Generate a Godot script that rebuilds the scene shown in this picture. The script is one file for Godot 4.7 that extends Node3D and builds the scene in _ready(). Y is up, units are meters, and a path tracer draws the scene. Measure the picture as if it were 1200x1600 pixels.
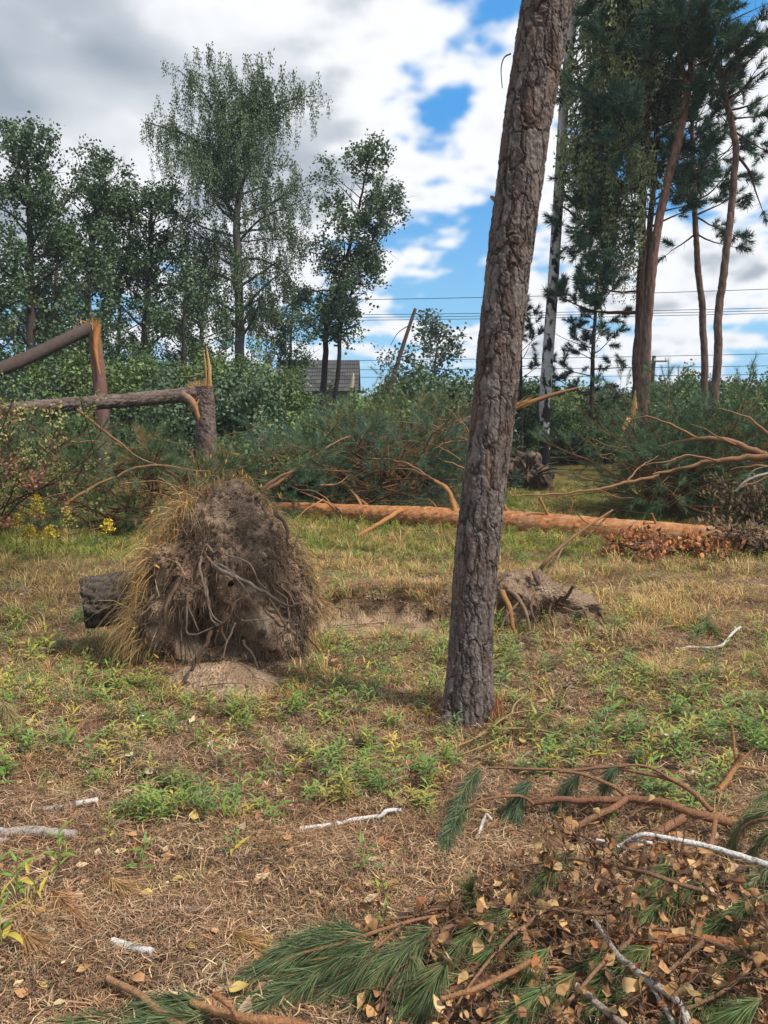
extends Node3D
# A storm-felled pine wood: an upturned root plate, snapped and fallen pines, a standing pine, birches and aspens under a broken sky.

const F := 1255.7            # focal length of the photograph in its own pixels
const PITCH := -0.1267
const EYE := 1.6
var B := Basis(Vector3.RIGHT, PITCH)
var rng := RandomNumberGenerator.new()
var M := {}
var used := {}
var n_big := FastNoiseLite.new()
var n_mid := FastNoiseLite.new()
var n_fine := FastNoiseLite.new()
var n_cell := FastNoiseLite.new()
var n_plate := FastNoiseLite.new()

# ---------------------------------------------------------------- geometry collector
class MB:
	var v := PackedVector3Array()
	var n := PackedVector3Array()
	var c := PackedColorArray()
	var i := PackedInt32Array()
	var smooth := true

	func tri(a: Vector3, b: Vector3, d: Vector3, col: Color) -> void:
		var k := v.size()
		v.append(a); v.append(b); v.append(d)
		c.append(col); c.append(col); c.append(col)
		i.append(k); i.append(k + 1); i.append(k + 2)

	func quad(a: Vector3, b: Vector3, d: Vector3, e: Vector3, col: Color) -> void:
		tri(a, b, d, col)
		tri(a, d, e, col)

	func gen_normals() -> void:
		n = PackedVector3Array()
		n.resize(v.size())
		for t in range(0, i.size(), 3):
			var a := v[i[t]]
			var nn := (v[i[t + 2]] - a).cross(v[i[t + 1]] - a)
			n[i[t]] += nn
			n[i[t + 1]] += nn
			n[i[t + 2]] += nn
		for k in n.size():
			n[k] = n[k].normalized() if n[k].length_squared() > 1e-20 else Vector3.UP

	func mesh(mat: Material) -> ArrayMesh:
		var a := []
		a.resize(Mesh.ARRAY_MAX)
		a[Mesh.ARRAY_VERTEX] = v
		if smooth:
			if n.size() != v.size():
				gen_normals()
			a[Mesh.ARRAY_NORMAL] = n
		a[Mesh.ARRAY_COLOR] = c
		a[Mesh.ARRAY_INDEX] = i
		var m := ArrayMesh.new()
		m.add_surface_from_arrays(Mesh.PRIMITIVE_TRIANGLES, a)
		m.surface_set_material(0, mat)
		return m

class Copies3:
	var t: Array[Transform3D] = []
	var c := PackedColorArray()
	func put(x: Transform3D, col: Color) -> void:
		t.append(x)
		c.append(col)

# ---------------------------------------------------------------- small helpers
func R(a: float, b: float) -> float:
	return rng.randf_range(a, b)

func C(r: float, g: float, b: float) -> Color:   # an sRGB 0-255 triple as a linear vertex colour
	return Color(r / 255.0, g / 255.0, b / 255.0).srgb_to_linear()

func vary(c: Color, s: float) -> Color:
	var k := 1.0 + R(-s, s)
	return Color(c.r * k * (1.0 + R(-s, s) * 0.3), c.g * k, c.b * k * (1.0 + R(-s, s) * 0.3))

func PZ(x: float, y: float, zd: float) -> Vector3:    # the point seen at a pixel of the photograph, zd metres ahead
	var d := B * Vector3((x - 600.0) / F, (800.0 - y) / F, -1.0)
	return Vector3(0, EYE, 0) + d * (zd / -d.z)

func gp_z(y: float) -> float:
	return EYE / tan(atan((y - 800.0) / F) - PITCH)

func PG(x: float, y: float, h := 0.0) -> Vector3:     # the point of the ground (or h above it) seen at a pixel
	var d := B * Vector3((x - 600.0) / F, (800.0 - y) / F, -1.0)
	var g := h
	var p := Vector3.ZERO
	for k in 8:
		p = Vector3(0, EYE, 0) + d * ((EYE - g) / -d.y)
		g = ground_y(p.x, p.z) + h
	return p

func G(x: float, z: float, h := 0.0) -> Vector3:
	return Vector3(x, ground_y(x, z) + h, z)

func bump(x: float, z: float, cx: float, cz: float, rx: float, rz: float) -> float:
	var a := (x - cx) / rx
	var b := (z - cz) / rz
	return exp(-(a * a + b * b))

func ground_y(x: float, z: float) -> float:
	var d := sqrt(x * x + z * z)
	var f := clampf(d / 6.0, 0.25, 1.0)
	var y := n_big.get_noise_2d(x, z) * 0.10 * f + n_mid.get_noise_2d(x * 1.7, z * 1.7) * 0.035
	# the hole that the root plate left, with its lip behind
	var pit := pit_mask(x, z)
	y -= pit * 0.16
	y += bump(x, z, 0.0, -6.95, 0.75, 0.22) * 0.07
	# sand that ran out under the plate
	y += bump(x, z, -0.96, -4.55, 0.26, 0.18) * 0.13
	y += bump(x, z, -1.35, -4.7, 0.35, 0.2) * 0.05
	y += bump(x, z, -0.85, -4.85, 0.6, 0.35) * 0.04
	# soil round the small stump
	y += bump(x, z, 1.1, -5.95, 0.5, 0.3) * 0.05
	# root flare of the standing pine
	y += bump(x, z, 0.43, -4.0, 0.25, 0.25) * 0.04
	return y

func pit_mask(x: float, z: float) -> float:
	var a := (x + 0.02) / 0.72
	var b := (z + 6.15) / 0.62
	var r := sqrt(a * a + b * b) + n_mid.get_noise_2d(x * 6.0, z * 6.0) * 0.35
	return 1.0 - smoothstep(0.72, 1.08, r)

func sand_mask(x: float, z: float) -> float:
	var w := n_mid.get_noise_2d(x * 7.0 + 40.0, z * 7.0) * 0.35
	var s := bump(x, z, -0.92, -4.52, 0.36, 0.24)
	return clampf(maxf(pit_mask(x, z) * 0.9, smoothstep(0.3, 0.5, s + w * 0.5)), 0.0, 1.0)

func numbered(called: String, parent: Node) -> String:
	var key := "%d/%s" % [parent.get_instance_id(), called]
	var k: int = used.get(key, 0)
	used[key] = k + 1
	return called if k == 0 else "%s_%03d" % [called, k]

func thing(called: String, label: String, category: String, at := Vector3.ZERO, group := "") -> Node3D:
	var o := Node3D.new()
	o.name = numbered(called, self)
	o.position = at
	add_child(o, true)
	tag(o, label, category, group)
	return o

func tag(o: Node, label: String, category: String, group := "") -> void:
	o.set_meta("label", label)
	o.set_meta("category", category)
	if group:
		o.set_meta("group", group)

func part(called: String, m: Mesh, parent: Node, xf := Transform3D.IDENTITY, mat: Material = null) -> MeshInstance3D:
	var o := MeshInstance3D.new()
	o.name = numbered(called, parent)
	o.mesh = m
	o.transform = xf
	if mat:
		o.material_override = mat
	parent.add_child(o, true)
	return o

func scatter(called: String, m: Mesh, cp: Copies3, parent: Node, stuff := true) -> MultiMeshInstance3D:
	var mm := MultiMesh.new()
	mm.transform_format = MultiMesh.TRANSFORM_3D
	mm.use_colors = true
	mm.mesh = m
	mm.instance_count = cp.t.size()
	for k in cp.t.size():
		mm.set_instance_transform(k, cp.t[k])
		mm.set_instance_color(k, cp.c[k])
	var o := MultiMeshInstance3D.new()
	o.name = numbered(called, parent)
	o.multimesh = mm
	if stuff:
		o.set_meta("kind", "stuff")
	parent.add_child(o, true)
	return o

func spline(p: Array, per := 6) -> PackedVector3Array:
	var out := PackedVector3Array()
	for k in p.size() - 1:
		var a: Vector3 = p[maxi(k - 1, 0)]
		var b: Vector3 = p[k]
		var c: Vector3 = p[k + 1]
		var d: Vector3 = p[mini(k + 2, p.size() - 1)]
		for j in per:
			out.append(b.cubic_interpolate(c, a, d, float(j) / per))
	out.append(p[-1])
	return out

func radii(n: int, r0: float, r1: float) -> PackedFloat32Array:
	var out := PackedFloat32Array()
	for k in n:
		out.append(lerpf(r0, r1, float(k) / maxi(n - 1, 1)))
	return out

func along(p: PackedVector3Array, t: float) -> Vector3:
	var f := clampf(t, 0.0, 1.0) * (p.size() - 1)
	var k := mini(int(f), p.size() - 2)
	return p[k].lerp(p[k + 1], f - k)

func dir_at(p: PackedVector3Array, t: float) -> Vector3:
	var k := clampi(int(t * (p.size() - 1)), 0, p.size() - 2)
	return (p[k + 1] - p[k]).normalized()

func wobble(p: PackedVector3Array, amp: float, freq: float) -> PackedVector3Array:
	var o := p.duplicate()
	var s := R(0, 500)
	for k in range(1, o.size()):
		var q := o[k] * freq
		o[k] += Vector3(n_mid.get_noise_3d(q.x + s, q.y, q.z), n_mid.get_noise_3d(q.x, q.y + s, q.z), n_mid.get_noise_3d(q.x, q.y, q.z + s)) * amp
	return o

# A swept tube. rough: radius noise as a share; c0 -> c1 colour along, speck: colour noise
func tube(m: MB, p: PackedVector3Array, r: PackedFloat32Array, sides: int, c0: Color, c1: Color, rough := 0.0, speck := 0.15, nf := 30.0) -> void:
	var base := m.v.size()
	var t := (p[1] - p[0]).normalized()
	var u := t.cross(Vector3.UP if absf(t.y) < 0.9 else Vector3.RIGHT).normalized()
	var last := p.size() - 1
	for k in p.size():
		var t2 := (p[mini(k + 1, last)] - p[maxi(k - 1, 0)]).normalized()
		u = (u - t2 * u.dot(t2)).normalized()
		var w := t2.cross(u)
		var f := float(k) / last
		for j in sides:
			var a := TAU * j / sides
			var d := u * cos(a) + w * sin(a)
			var q := p[k] + d * r[k]
			var nz := n_fine.get_noise_3d(q.x * nf, q.y * nf, q.z * nf)
			m.v.append(p[k] + d * r[k] * (1.0 + nz * rough))
			m.n.append(d)
			m.c.append(c0.lerp(c1, f) * (1.0 + nz * speck * 2.0))
	for k in last:
		for j in sides:
			var a := base + k * sides + j
			var b := base + k * sides + (j + 1) % sides
			m.i.append(a); m.i.append(a + sides); m.i.append(b)
			m.i.append(b); m.i.append(a + sides); m.i.append(b + sides)
	# ends
	for e in 2:
		var k := 0 if e == 0 else last
		if r[k] < 0.004:
			continue
		var cc := m.v.size()
		m.v.append(p[k]); m.n.append((p[0] - p[1]).normalized() if e == 0 else (p[last] - p[last - 1]).normalized()); m.c.append(c0 if e == 0 else c1)
		for j in sides:
			m.v.append(m.v[base + k * sides + j]); m.n.append(m.n[cc]); m.c.append(m.c[cc])
		for j in sides:
			var a := cc + 1 + j
			var b := cc + 1 + (j + 1) % sides
			m.i.append(cc)
			m.i.append(a if e == 0 else b); m.i.append(b if e == 0 else a)

func stick(p: Array, r0: float, r1: float, c0: Color, c1: Color, sides := 8, rough := 0.12, per := 6, wob := 0.0) -> MB:
	var m := MB.new()
	var s := spline(p, per)
	if wob > 0.0:
		s = wobble(s, wob, 4.0)
	tube(m, s, radii(s.size(), r0, r1), sides, c0, c1, rough)
	return m

# A leaf blade: rows along it, folded on the midrib, curled; shape 0 lance, 1 ovate
func leaf(m: MB, b: Vector3, dir: Vector3, up: Vector3, ln: float, wd: float, curl: float, fold: float, c0: Color, c1: Color, shape := 0, rows := 4, twist := 0.0) -> void:
	var side := dir.cross(up).normalized()
	up = side.cross(dir).normalized()
	var base := m.v.size()
	var d := dir
	var p := b
	for k in rows + 1:
		var t := float(k) / rows
		var w := wd * (sin(PI * pow(t, 0.8)) * 0.9 + 0.04 if shape == 0 else sin(PI * pow(t, 0.62)) * (1.0 - 0.25 * t) + 0.03)
		var s2 := side.rotated(d, twist * t)
		var u2 := up.rotated(side, curl * t)
		m.v.append(p - s2 * w * 0.5 + u2 * fold * w)
		m.v.append(p)
		m.v.append(p + s2 * w * 0.5 + u2 * fold * w)
		var cc := c0.lerp(c1, t)
		m.c.append(cc); m.c.append(cc * 0.93); m.c.append(cc)
		d = dir.rotated(side, curl * t)
		p += d * (ln / rows)
	for k in rows:
		var a := base + k * 3
		for h in 2:
			m.i.append(a + h); m.i.append(a + h + 3); m.i.append(a + h + 1)
			m.i.append(a + h + 1); m.i.append(a + h + 3); m.i.append(a + h + 4)

func needle(m: MB, b: Vector3, d: Vector3, ln: float, w: float, col: Color, bend := 0.0, two := false) -> void:
	var s := d.cross(Vector3(R(-1, 1), R(-1, 1), R(-1, 1))).normalized() * w * 0.5
	if not two:
		m.tri(b - s, b + s, b + d * ln, col)
		return
	var mid := b + d * ln * 0.55
	var tip := b + d * ln + Vector3.DOWN * bend * ln
	mid.y -= bend * ln * 0.25
	m.quad(b - s, b + s, mid + s * 0.9, mid - s * 0.9, col)
	m.tri(mid - s * 0.9, mid + s * 0.9, tip, col)

func rand_dir() -> Vector3:
	while true:
		var d := Vector3(R(-1, 1), R(-1, 1), R(-1, 1))
		var l := d.length_squared()
		if l > 0.01 and l < 1.0:
			return d / sqrt(l)
	return Vector3.UP

func basis_to(d: Vector3, roll := 0.0) -> Basis:     # y axis along d
	var x := d.cross(Vector3.UP if absf(d.y) < 0.95 else Vector3.RIGHT).normalized()
	return Basis(x, d, x.cross(d)).rotated(d, roll)

func std(rough := 0.9, spec := 0.3) -> StandardMaterial3D:
	var m := StandardMaterial3D.new()
	m.vertex_color_use_as_albedo = true
	m.roughness = rough
	m.metallic_specular = spec
	return m

func noise(type: int, freq: float, oct: int, s: int) -> FastNoiseLite:
	var n := FastNoiseLite.new()
	n.noise_type = type
	n.frequency = freq
	n.fractal_octaves = oct
	n.seed = s
	n.fractal_type = FastNoiseLite.FRACTAL_FBM if oct > 1 else FastNoiseLite.FRACTAL_NONE
	return n

func ntex(n: FastNoiseLite, size: int, lo: Color, hi: Color, mid = null) -> NoiseTexture2D:
	var t := NoiseTexture2D.new()
	t.width = size
	t.height = size
	t.seamless = true
	t.noise = n
	var g := Gradient.new()
	g.set_color(0, lo)
	g.set_color(1, hi)
	if mid != null:
		g.add_point(0.5, mid)
	t.color_ramp = g
	return t

# ---------------------------------------------------------------- shared meshes
var shoot_far: ArrayMesh        # a needle shoot for crowns tens of metres off
var shoot_mid: ArrayMesh        # a needle shoot for the fallen crowns
var leafy_far: ArrayMesh        # a spray of round leaves
var leafy_hang: ArrayMesh       # a hanging birch spray
var leafy_bush: ArrayMesh       # a spray for bushes nearer by
var grass_tuft: ArrayMesh
var grass_tuft_b: ArrayMesh
var litter_needles: ArrayMesh
var weed_far: ArrayMesh

func make_shoot(count: int, ln: float, axis: float, w: float, ang: float, stem: bool) -> ArrayMesh:
	var m := MB.new()
	m.smooth = false
	for k in count:
		var t := float(k) / count
		var a := k * 2.4 + R(-0.3, 0.3)
		var out := Vector3(cos(a), 0, sin(a))
		var th := ang * (1.15 - 0.6 * t) + R(-0.15, 0.15)
		var d := (Vector3.UP * cos(th) + out * sin(th)).normalized()
		needle(m, Vector3(0, t * axis, 0), d, ln * R(0.75, 1.15), w, Color.WHITE * R(0.75, 1.2))
	if stem:
		m.quad(Vector3(-0.004, 0, 0), Vector3(0.004, 0, 0), Vector3(0.002, axis, 0), Vector3(-0.002, axis, 0), Color(0.9, 0.5, 0.35))
	return m.mesh(M.needle)

func make_spray(count: int, rad: float, ln: float, wd: float, hang: float, mat: Material) -> ArrayMesh:
	var m := MB.new()
	m.smooth = false
	for k in count:
		var p := rand_dir() * rad * pow(R(0, 1), 0.5)
		if hang > 0.0:
			p = Vector3(p.x * 0.7, -R(-0.2, 1) * rad * 1.8, p.z * 0.7)
		var d := (rand_dir() + Vector3.DOWN * (0.5 + hang)).normalized()
		var up := (rand_dir() + Vector3.UP * 0.6).normalized()
		var s := d.cross(up).normalized() * wd * 0.5 * R(0.8, 1.2)
		var u := s.normalized().cross(d)
		var l := ln * R(0.75, 1.2)
		var col := Color.WHITE * R(0.72, 1.25)
		var mid := p + d * l * 0.45
		m.tri(p, mid - s + u * wd * 0.12, p + d * l, col)
		m.tri(p, p + d * l, mid + s + u * wd * 0.12, col)
	return m.mesh(mat)

func make_tuft(count: int, h: float, w: float, spread: float, lean: float) -> ArrayMesh:
	var m := MB.new()
	m.smooth = false
	for k in count:
		var a := R(0, TAU)
		var out := Vector3(cos(a), 0, sin(a))
		var p := out * R(0, 0.05)
		var s := Vector3(-out.z, 0, out.x).rotated(Vector3.UP, R(-0.6, 0.6)) * w * 0.5
		var l := h * R(0.5, 1.15)
		var k1 := R(0.15, 1.0) * spread
		var q := p + Vector3.UP * l * 0.5 + out * l * k1 * 0.35
		var e := p + Vector3.UP * l * (1.0 - lean * k1 * 0.55) + out * l * k1
		var col := Color.WHITE * R(0.7, 1.25)
		m.quad(p - s, p + s, q + s * 0.8, q - s * 0.8, col)
		m.tri(q - s * 0.8, q + s * 0.8, e, col)
	return m.mesh(M.grass)

func make_litter(count: int) -> ArrayMesh:
	var m := MB.new()
	m.smooth = false
	for k in count:
		var p := Vector3(R(-0.07, 0.07), R(0.0, 0.012), R(-0.07, 0.07))
		var a := R(0, TAU)
		var d := Vector3(cos(a), R(-0.12, 0.22), sin(a)).normalized()
		var s := Vector3(-d.z, 0, d.x).normalized() * R(0.0005, 0.0012)
		var l := R(0.03, 0.07)
		var bow := Vector3(0, R(0.0, 0.008), 0) + s.normalized() * R(-0.012, 0.012)
		var col := Color.WHITE * R(0.5, 1.3)
		m.quad(p - s, p + s, p + d * l * 0.5 + bow + s, p + d * l * 0.5 + bow - s, col)
		m.tri(p + d * l * 0.5 + bow - s, p + d * l * 0.5 + bow + s, p + d * l, col)
	return m.mesh(M.grass)

func kit() -> void:
	M.wood = std(0.92, 0.25)
	var wood_n := noise(FastNoiseLite.TYPE_SIMPLEX_SMOOTH, 0.03, 5, 15)
	M.wood.albedo_texture = ntex(wood_n, 512, Color(0.55, 0.53, 0.52), Color(1, 1, 1), Color(0.86, 0.85, 0.84))
	M.wood.uv1_triplanar = true
	M.wood.uv1_scale = Vector3(7, 7, 7)
	M.wood.heightmap_enabled = true
	M.wood.heightmap_texture = ntex(wood_n, 512, Color.BLACK, Color.WHITE)
	M.wood.heightmap_scale = 0.35
	M.needle = std(0.6, 0.25)
	M.needle.backlight_enabled = true
	M.needle.backlight = Color(0.25, 0.25, 0.25)
	M.leaf = std(0.5, 0.45)
	M.leaf.backlight_enabled = true
	M.leaf.backlight = Color(0.55, 0.55, 0.55)
	M.dead = std(0.75, 0.3)
	M.dead.backlight_enabled = true
	M.dead.backlight = Color(0.35, 0.35, 0.35)
	M.grass = std(0.8, 0.25)
	M.grass.backlight_enabled = true
	M.grass.backlight = Color(0.3, 0.3, 0.3)
	var bark_n := noise(FastNoiseLite.TYPE_SIMPLEX_SMOOTH, 0.02, 5, 5)
	M.bark = std(0.95, 0.2)
	M.bark.albedo_texture = ntex(bark_n, 512, Color(0.8, 0.78, 0.76), Color(1, 1, 1))
	M.bark.uv1_triplanar = true
	M.bark.uv1_scale = Vector3(5, 3, 5)
	M.bark.heightmap_enabled = true
	M.bark.heightmap_texture = ntex(bark_n, 512, Color.BLACK, Color.WHITE)
	M.bark.heightmap_scale = 0.6
	var soil_n := noise(FastNoiseLite.TYPE_SIMPLEX_SMOOTH, 0.025, 6, 9)
	M.soil = std(0.97, 0.15)
	M.soil.albedo_texture = ntex(soil_n, 1024, Color(0.72, 0.7, 0.68), Color(1, 1, 1))
	M.soil.uv1_triplanar = true
	M.soil.uv1_scale = Vector3(2.2, 2.2, 2.2)
	M.soil.heightmap_enabled = true
	M.soil.heightmap_texture = ntex(soil_n, 1024, Color.BLACK, Color.WHITE)
	M.soil.heightmap_scale = 2.0
	M.ground = std(0.97, 0.15)
	var g_n := noise(FastNoiseLite.TYPE_SIMPLEX_SMOOTH, 0.05, 6, 21)
	M.ground.albedo_texture = ntex(g_n, 1024, Color(0.5, 0.46, 0.42), Color(1, 1, 1), Color(0.82, 0.8, 0.78))
	M.ground.uv1_triplanar = true
	M.ground.uv1_world_triplanar = true
	M.ground.uv1_scale = Vector3(0.9, 0.9, 0.9)
	M.ground.heightmap_enabled = true
	M.ground.heightmap_texture = ntex(g_n, 1024, Color.BLACK, Color.WHITE)
	M.ground.heightmap_scale = 2.5

	shoot_far = make_shoot(56, 0.17, 0.24, 0.018, 0.95, false)
	shoot_mid = make_shoot(46, 0.085, 0.17, 0.0042, 0.85, true)
	leafy_far = make_spray(17, 0.27, 0.09, 0.075, 0.0, M.leaf)
	leafy_hang = make_spray(20, 0.2, 0.075, 0.045, 1.0, M.leaf)
	leafy_bush = make_spray(20, 0.17, 0.07, 0.05, 0.0, M.leaf)
	grass_tuft = make_tuft(22, 0.2, 0.0035, 0.75, 1.0)
	grass_tuft_b = make_tuft(16, 0.28, 0.005, 0.9, 1.0)
	litter_needles = make_litter(30)
	var w := MB.new()
	w.smooth = false
	for k in 14:
		var a := k * 2.4
		var d := Vector3(cos(a), R(0.2, 0.9), sin(a)).normalized()
		leaf(w, Vector3(0, 0.02 + k * 0.011, 0), d, Vector3.UP, R(0.06, 0.1), R(0.013, 0.02), -0.8, 0.12, Color.WHITE * R(0.8, 1.2), Color.WHITE, 0, 2)
	weed_far = w.mesh(M.leaf)

# ---------------------------------------------------------------- branching
# One pine bough: curved axis, side twigs, shoots gathered towards the ends.
func bough(w: MB, cp: Copies3, a: Vector3, dir: Vector3, ln: float, r: float, lift: float, tint: Color, per_m: float, sc: float, wood: Color, bare := 0.35, sides := 5) -> void:
	var pts := PackedVector3Array([a])
	var d := dir.normalized()
	var n := maxi(4, int(ln / 0.25))
	var p := a
	for k in n:
		d = (d + Vector3(R(-1, 1), R(-1, 1), R(-1, 1)) * 0.16 + Vector3.UP * lift / n).normalized()
		p += d * ln / n
		pts.append(p)
	tube(w, pts, radii(pts.size(), r, maxf(r * 0.2, 0.003)), sides, wood, wood * 0.9, 0.1, 0.1)
	var twigs := maxi(3, int(ln * per_m))
	for k in twigs:
		var t := lerpf(bare, 1.0, (k + R(0, 1)) / twigs)
		var b := along(pts, t)
		var dd := dir_at(pts, t)
		var out := (rand_dir() * Vector3(1, 0.55, 1)).normalized()
		var td := (dd * 0.7 + out * 0.9 + Vector3.UP * (0.15 + lift * 0.2)).normalized()
		var tl := R(0.25, 0.6) * (1.25 - 0.5 * t) * minf(1.0, ln * 0.5) * sqrt(sc)
		var e := b + td * tl
		w_twig(w, b, e, 0.004 * sqrt(sc), wood)
		var ns := maxi(2, int(tl / (0.10 * sc)))
		for j in ns:
			var f := lerpf(0.35, 1.0, float(j + 1) / ns)
			var sd := (td + rand_dir() * 0.55 + Vector3.UP * 0.15).normalized()
			var s := sc * R(0.75, 1.15)
			var pp := b.lerp(e, f)
			if n_mid.get_noise_3d(pp.x * 0.8 + clump, pp.y * 1.1, pp.z * 0.8) < pine_cut:
				continue
			cp.put(Transform3D(basis_to(sd, R(0, TAU)).scaled(Vector3(s, s, s)), b.lerp(e, f)), vary(tint, 0.28))
	cp.put(Transform3D(basis_to(dir_at(pts, 1.0), R(0, TAU)).scaled(Vector3(sc, sc, sc)), p), vary(tint, 0.25))

func w_twig(w: MB, a: Vector3, b: Vector3, r: float, col: Color) -> void:
	var d := (b - a).normalized()
	var u := d.cross(Vector3.UP if absf(d.y) < 0.9 else Vector3.RIGHT).normalized() * r
	var v := d.cross(u)
	var k := w.v.size()
	for j in 3:
		var o := u * cos(TAU * j / 3) + v * sin(TAU * j / 3)
		w.v.append(a + o); w.n.append(o / r); w.c.append(col)
		w.v.append(b + o * 0.4); w.n.append(o / r); w.c.append(col)
	for j in 3:
		var p := k + j * 2
		var q := k + ((j + 1) % 3) * 2
		w.i.append(p); w.i.append(p + 1); w.i.append(q)
		w.i.append(q); w.i.append(p + 1); w.i.append(q + 1)

# One leafy limb: axis, side twigs, sprays; hang > 0 lets long strands droop as on a birch
var pine_cut := -2.0
var clump := 0.0
var clump_cut := -2.0
var limb_from := 0.22      # share of a limb that stays bare
func limb(w: MB, cp: Copies3, a: Vector3, dir: Vector3, ln: float, r: float, lift: float, tint: Color, dens: float, sc: float, wood: Color, hang := 0.0, strand := 1.0) -> void:
	var pts := PackedVector3Array([a])
	var d := dir.normalized()
	var n := maxi(4, int(ln / 0.3))
	var p := a
	for k in n:
		d = (d + Vector3(R(-1, 1), R(-1, 1), R(-1, 1)) * 0.26 + Vector3.UP * lift / n).normalized()
		p += d * ln / n
		pts.append(p)
	tube(w, pts, radii(pts.size(), r, maxf(r * 0.25, 0.005)), 5, wood, wood * 0.8, 0.1, 0.1)
	var twigs := maxi(4, int(ln * 7.5 * dens))
	for k in twigs:
		var t := lerpf(limb_from, 1.0, (k + R(0, 1)) / twigs)
		var b := along(pts, t)
		var dd := dir_at(pts, t)
		var td := (dd * 0.6 + rand_dir() + Vector3.UP * 0.2).normalized()
		var tl := R(0.3, 0.9) * clampf(ln * 0.4, 0.3, 1.0)
		var e := b + td * tl
		w_twig(w, b, e, 0.007, wood * 0.85)
		if hang > 0.0:
			var sl := R(0.15, 1.0) * R(0.5, 1.7) * strand
			var q := e
			var ns := maxi(2, int(sl / 0.2))
			for j in ns:
				var s := sc * R(0.8, 1.2) * (1.1 - 0.6 * j / ns)
				cp.put(Transform3D(Basis(Vector3.UP, R(0, TAU)).scaled(Vector3(s, s, s)), q), vary(tint, 0.25))
				var q2 := q + Vector3(R(-0.06, 0.06), -sl / ns * R(0.7, 1.2), R(-0.06, 0.06))
				q = q2
			w_twig(w, e, q, 0.004, wood * 0.5)
			for j in maxi(1, int(tl / 0.3)):
				cp.put(Transform3D(Basis(Vector3.UP, R(0, TAU)).scaled(Vector3.ONE * sc * 0.9), b.lerp(e, R(0.3, 1.0))), vary(tint, 0.25))
		else:
			var ns := maxi(2, int(tl / (0.16 if clump_cut < -1.0 else 0.11)))
			for j in ns:
				var f := lerpf(0.25, 1.05, float(j + 1) / ns)
				var s := sc * R(0.7, 1.2)
				var pp := b.lerp(e, f)
				if n_mid.get_noise_3d(pp.x * 0.75 + clump, pp.y * 0.75, pp.z * 0.75) < clump_cut:
					continue
				cp.put(Transform3D(Basis(rand_dir(), R(0, TAU)).scaled(Vector3(s, s, s)), b.lerp(e, f) + rand_dir() * 0.06), vary(tint, 0.28))

# A broad-leaved tree. prof: [height share of the crown, radius] pairs; trunk: world points
func broad_tree(called: String, label: String, cat: String, trunk: Array, r0: float, y0: float, prof: Array, count: int, tint: Color, bark: Color, opt := {}) -> Node3D:
	var base: Vector3 = trunk[0]
	var o := thing(called, label, cat, base, opt.get("group", ""))
	var rel := []
	for q: Vector3 in trunk:
		rel.append(q - base)
	var path := wobble(spline(rel, 10), 0.10, 0.5)
	var tm := MB.new()
	tube(tm, path, radii(path.size(), r0, r0 * 0.15), 12, bark, bark * opt.get("top", 0.8), 0.12, opt.get("speck", 0.2), opt.get("nf", 9.0))
	part("trunk", tm.mesh(M.bark), o)
	var w := MB.new()
	var cp := Copies3.new()
	var hang: float = opt.get("hang", 0.0)
	var up: float = opt.get("up", 0.5)
	var sc: float = opt.get("sc", 1.0)
	var dens: float = opt.get("dens", 1.0)
	clump = R(0, 300)
	clump_cut = -0.05
	for k in count:
		var f := (k + R(0, 1)) / count
		var t := lerpf(y0, 0.99, f)
		var rad := 0.0
		for j in prof.size() - 1:
			if f >= prof[j][0] and f <= prof[j + 1][0]:
				rad = lerpf(prof[j][1], prof[j + 1][1], (f - prof[j][0]) / maxf(prof[j + 1][0] - prof[j][0], 1e-4))
		rad *= R(0.65, 1.12)
		var az := k * 2.399 + R(-0.5, 0.5)
		var d := Vector3(cos(az), up + R(-0.25, 0.25), sin(az)).normalized()
		limb(w, cp, along(path, t), d, maxf(rad, 0.35) / maxf(Vector2(d.x, d.z).length(), 0.4), lerpf(r0 * 0.32, r0 * 0.1, f), opt.get("lift", 0.1), tint, dens, sc, bark * 0.7, hang, opt.get("strand", 1.0))
	for ex: Array in opt.get("extra", []):
		var a := along(path, ex[0])
		var e: Vector3 = ex[1] - base
		limb(w, cp, a, e - a, (e - a).length(), ex[2], ex[3], tint, dens * ex[4], sc, bark * 0.7, hang, ex[5])
	clump_cut = -2.0
	var lm := part("limbs", w.mesh(M.wood), o)
	lm.set_meta("kind", "stuff")
	scatter("crown", leafy_hang if hang > 0.0 else leafy_far, cp, o)
	return o

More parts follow.
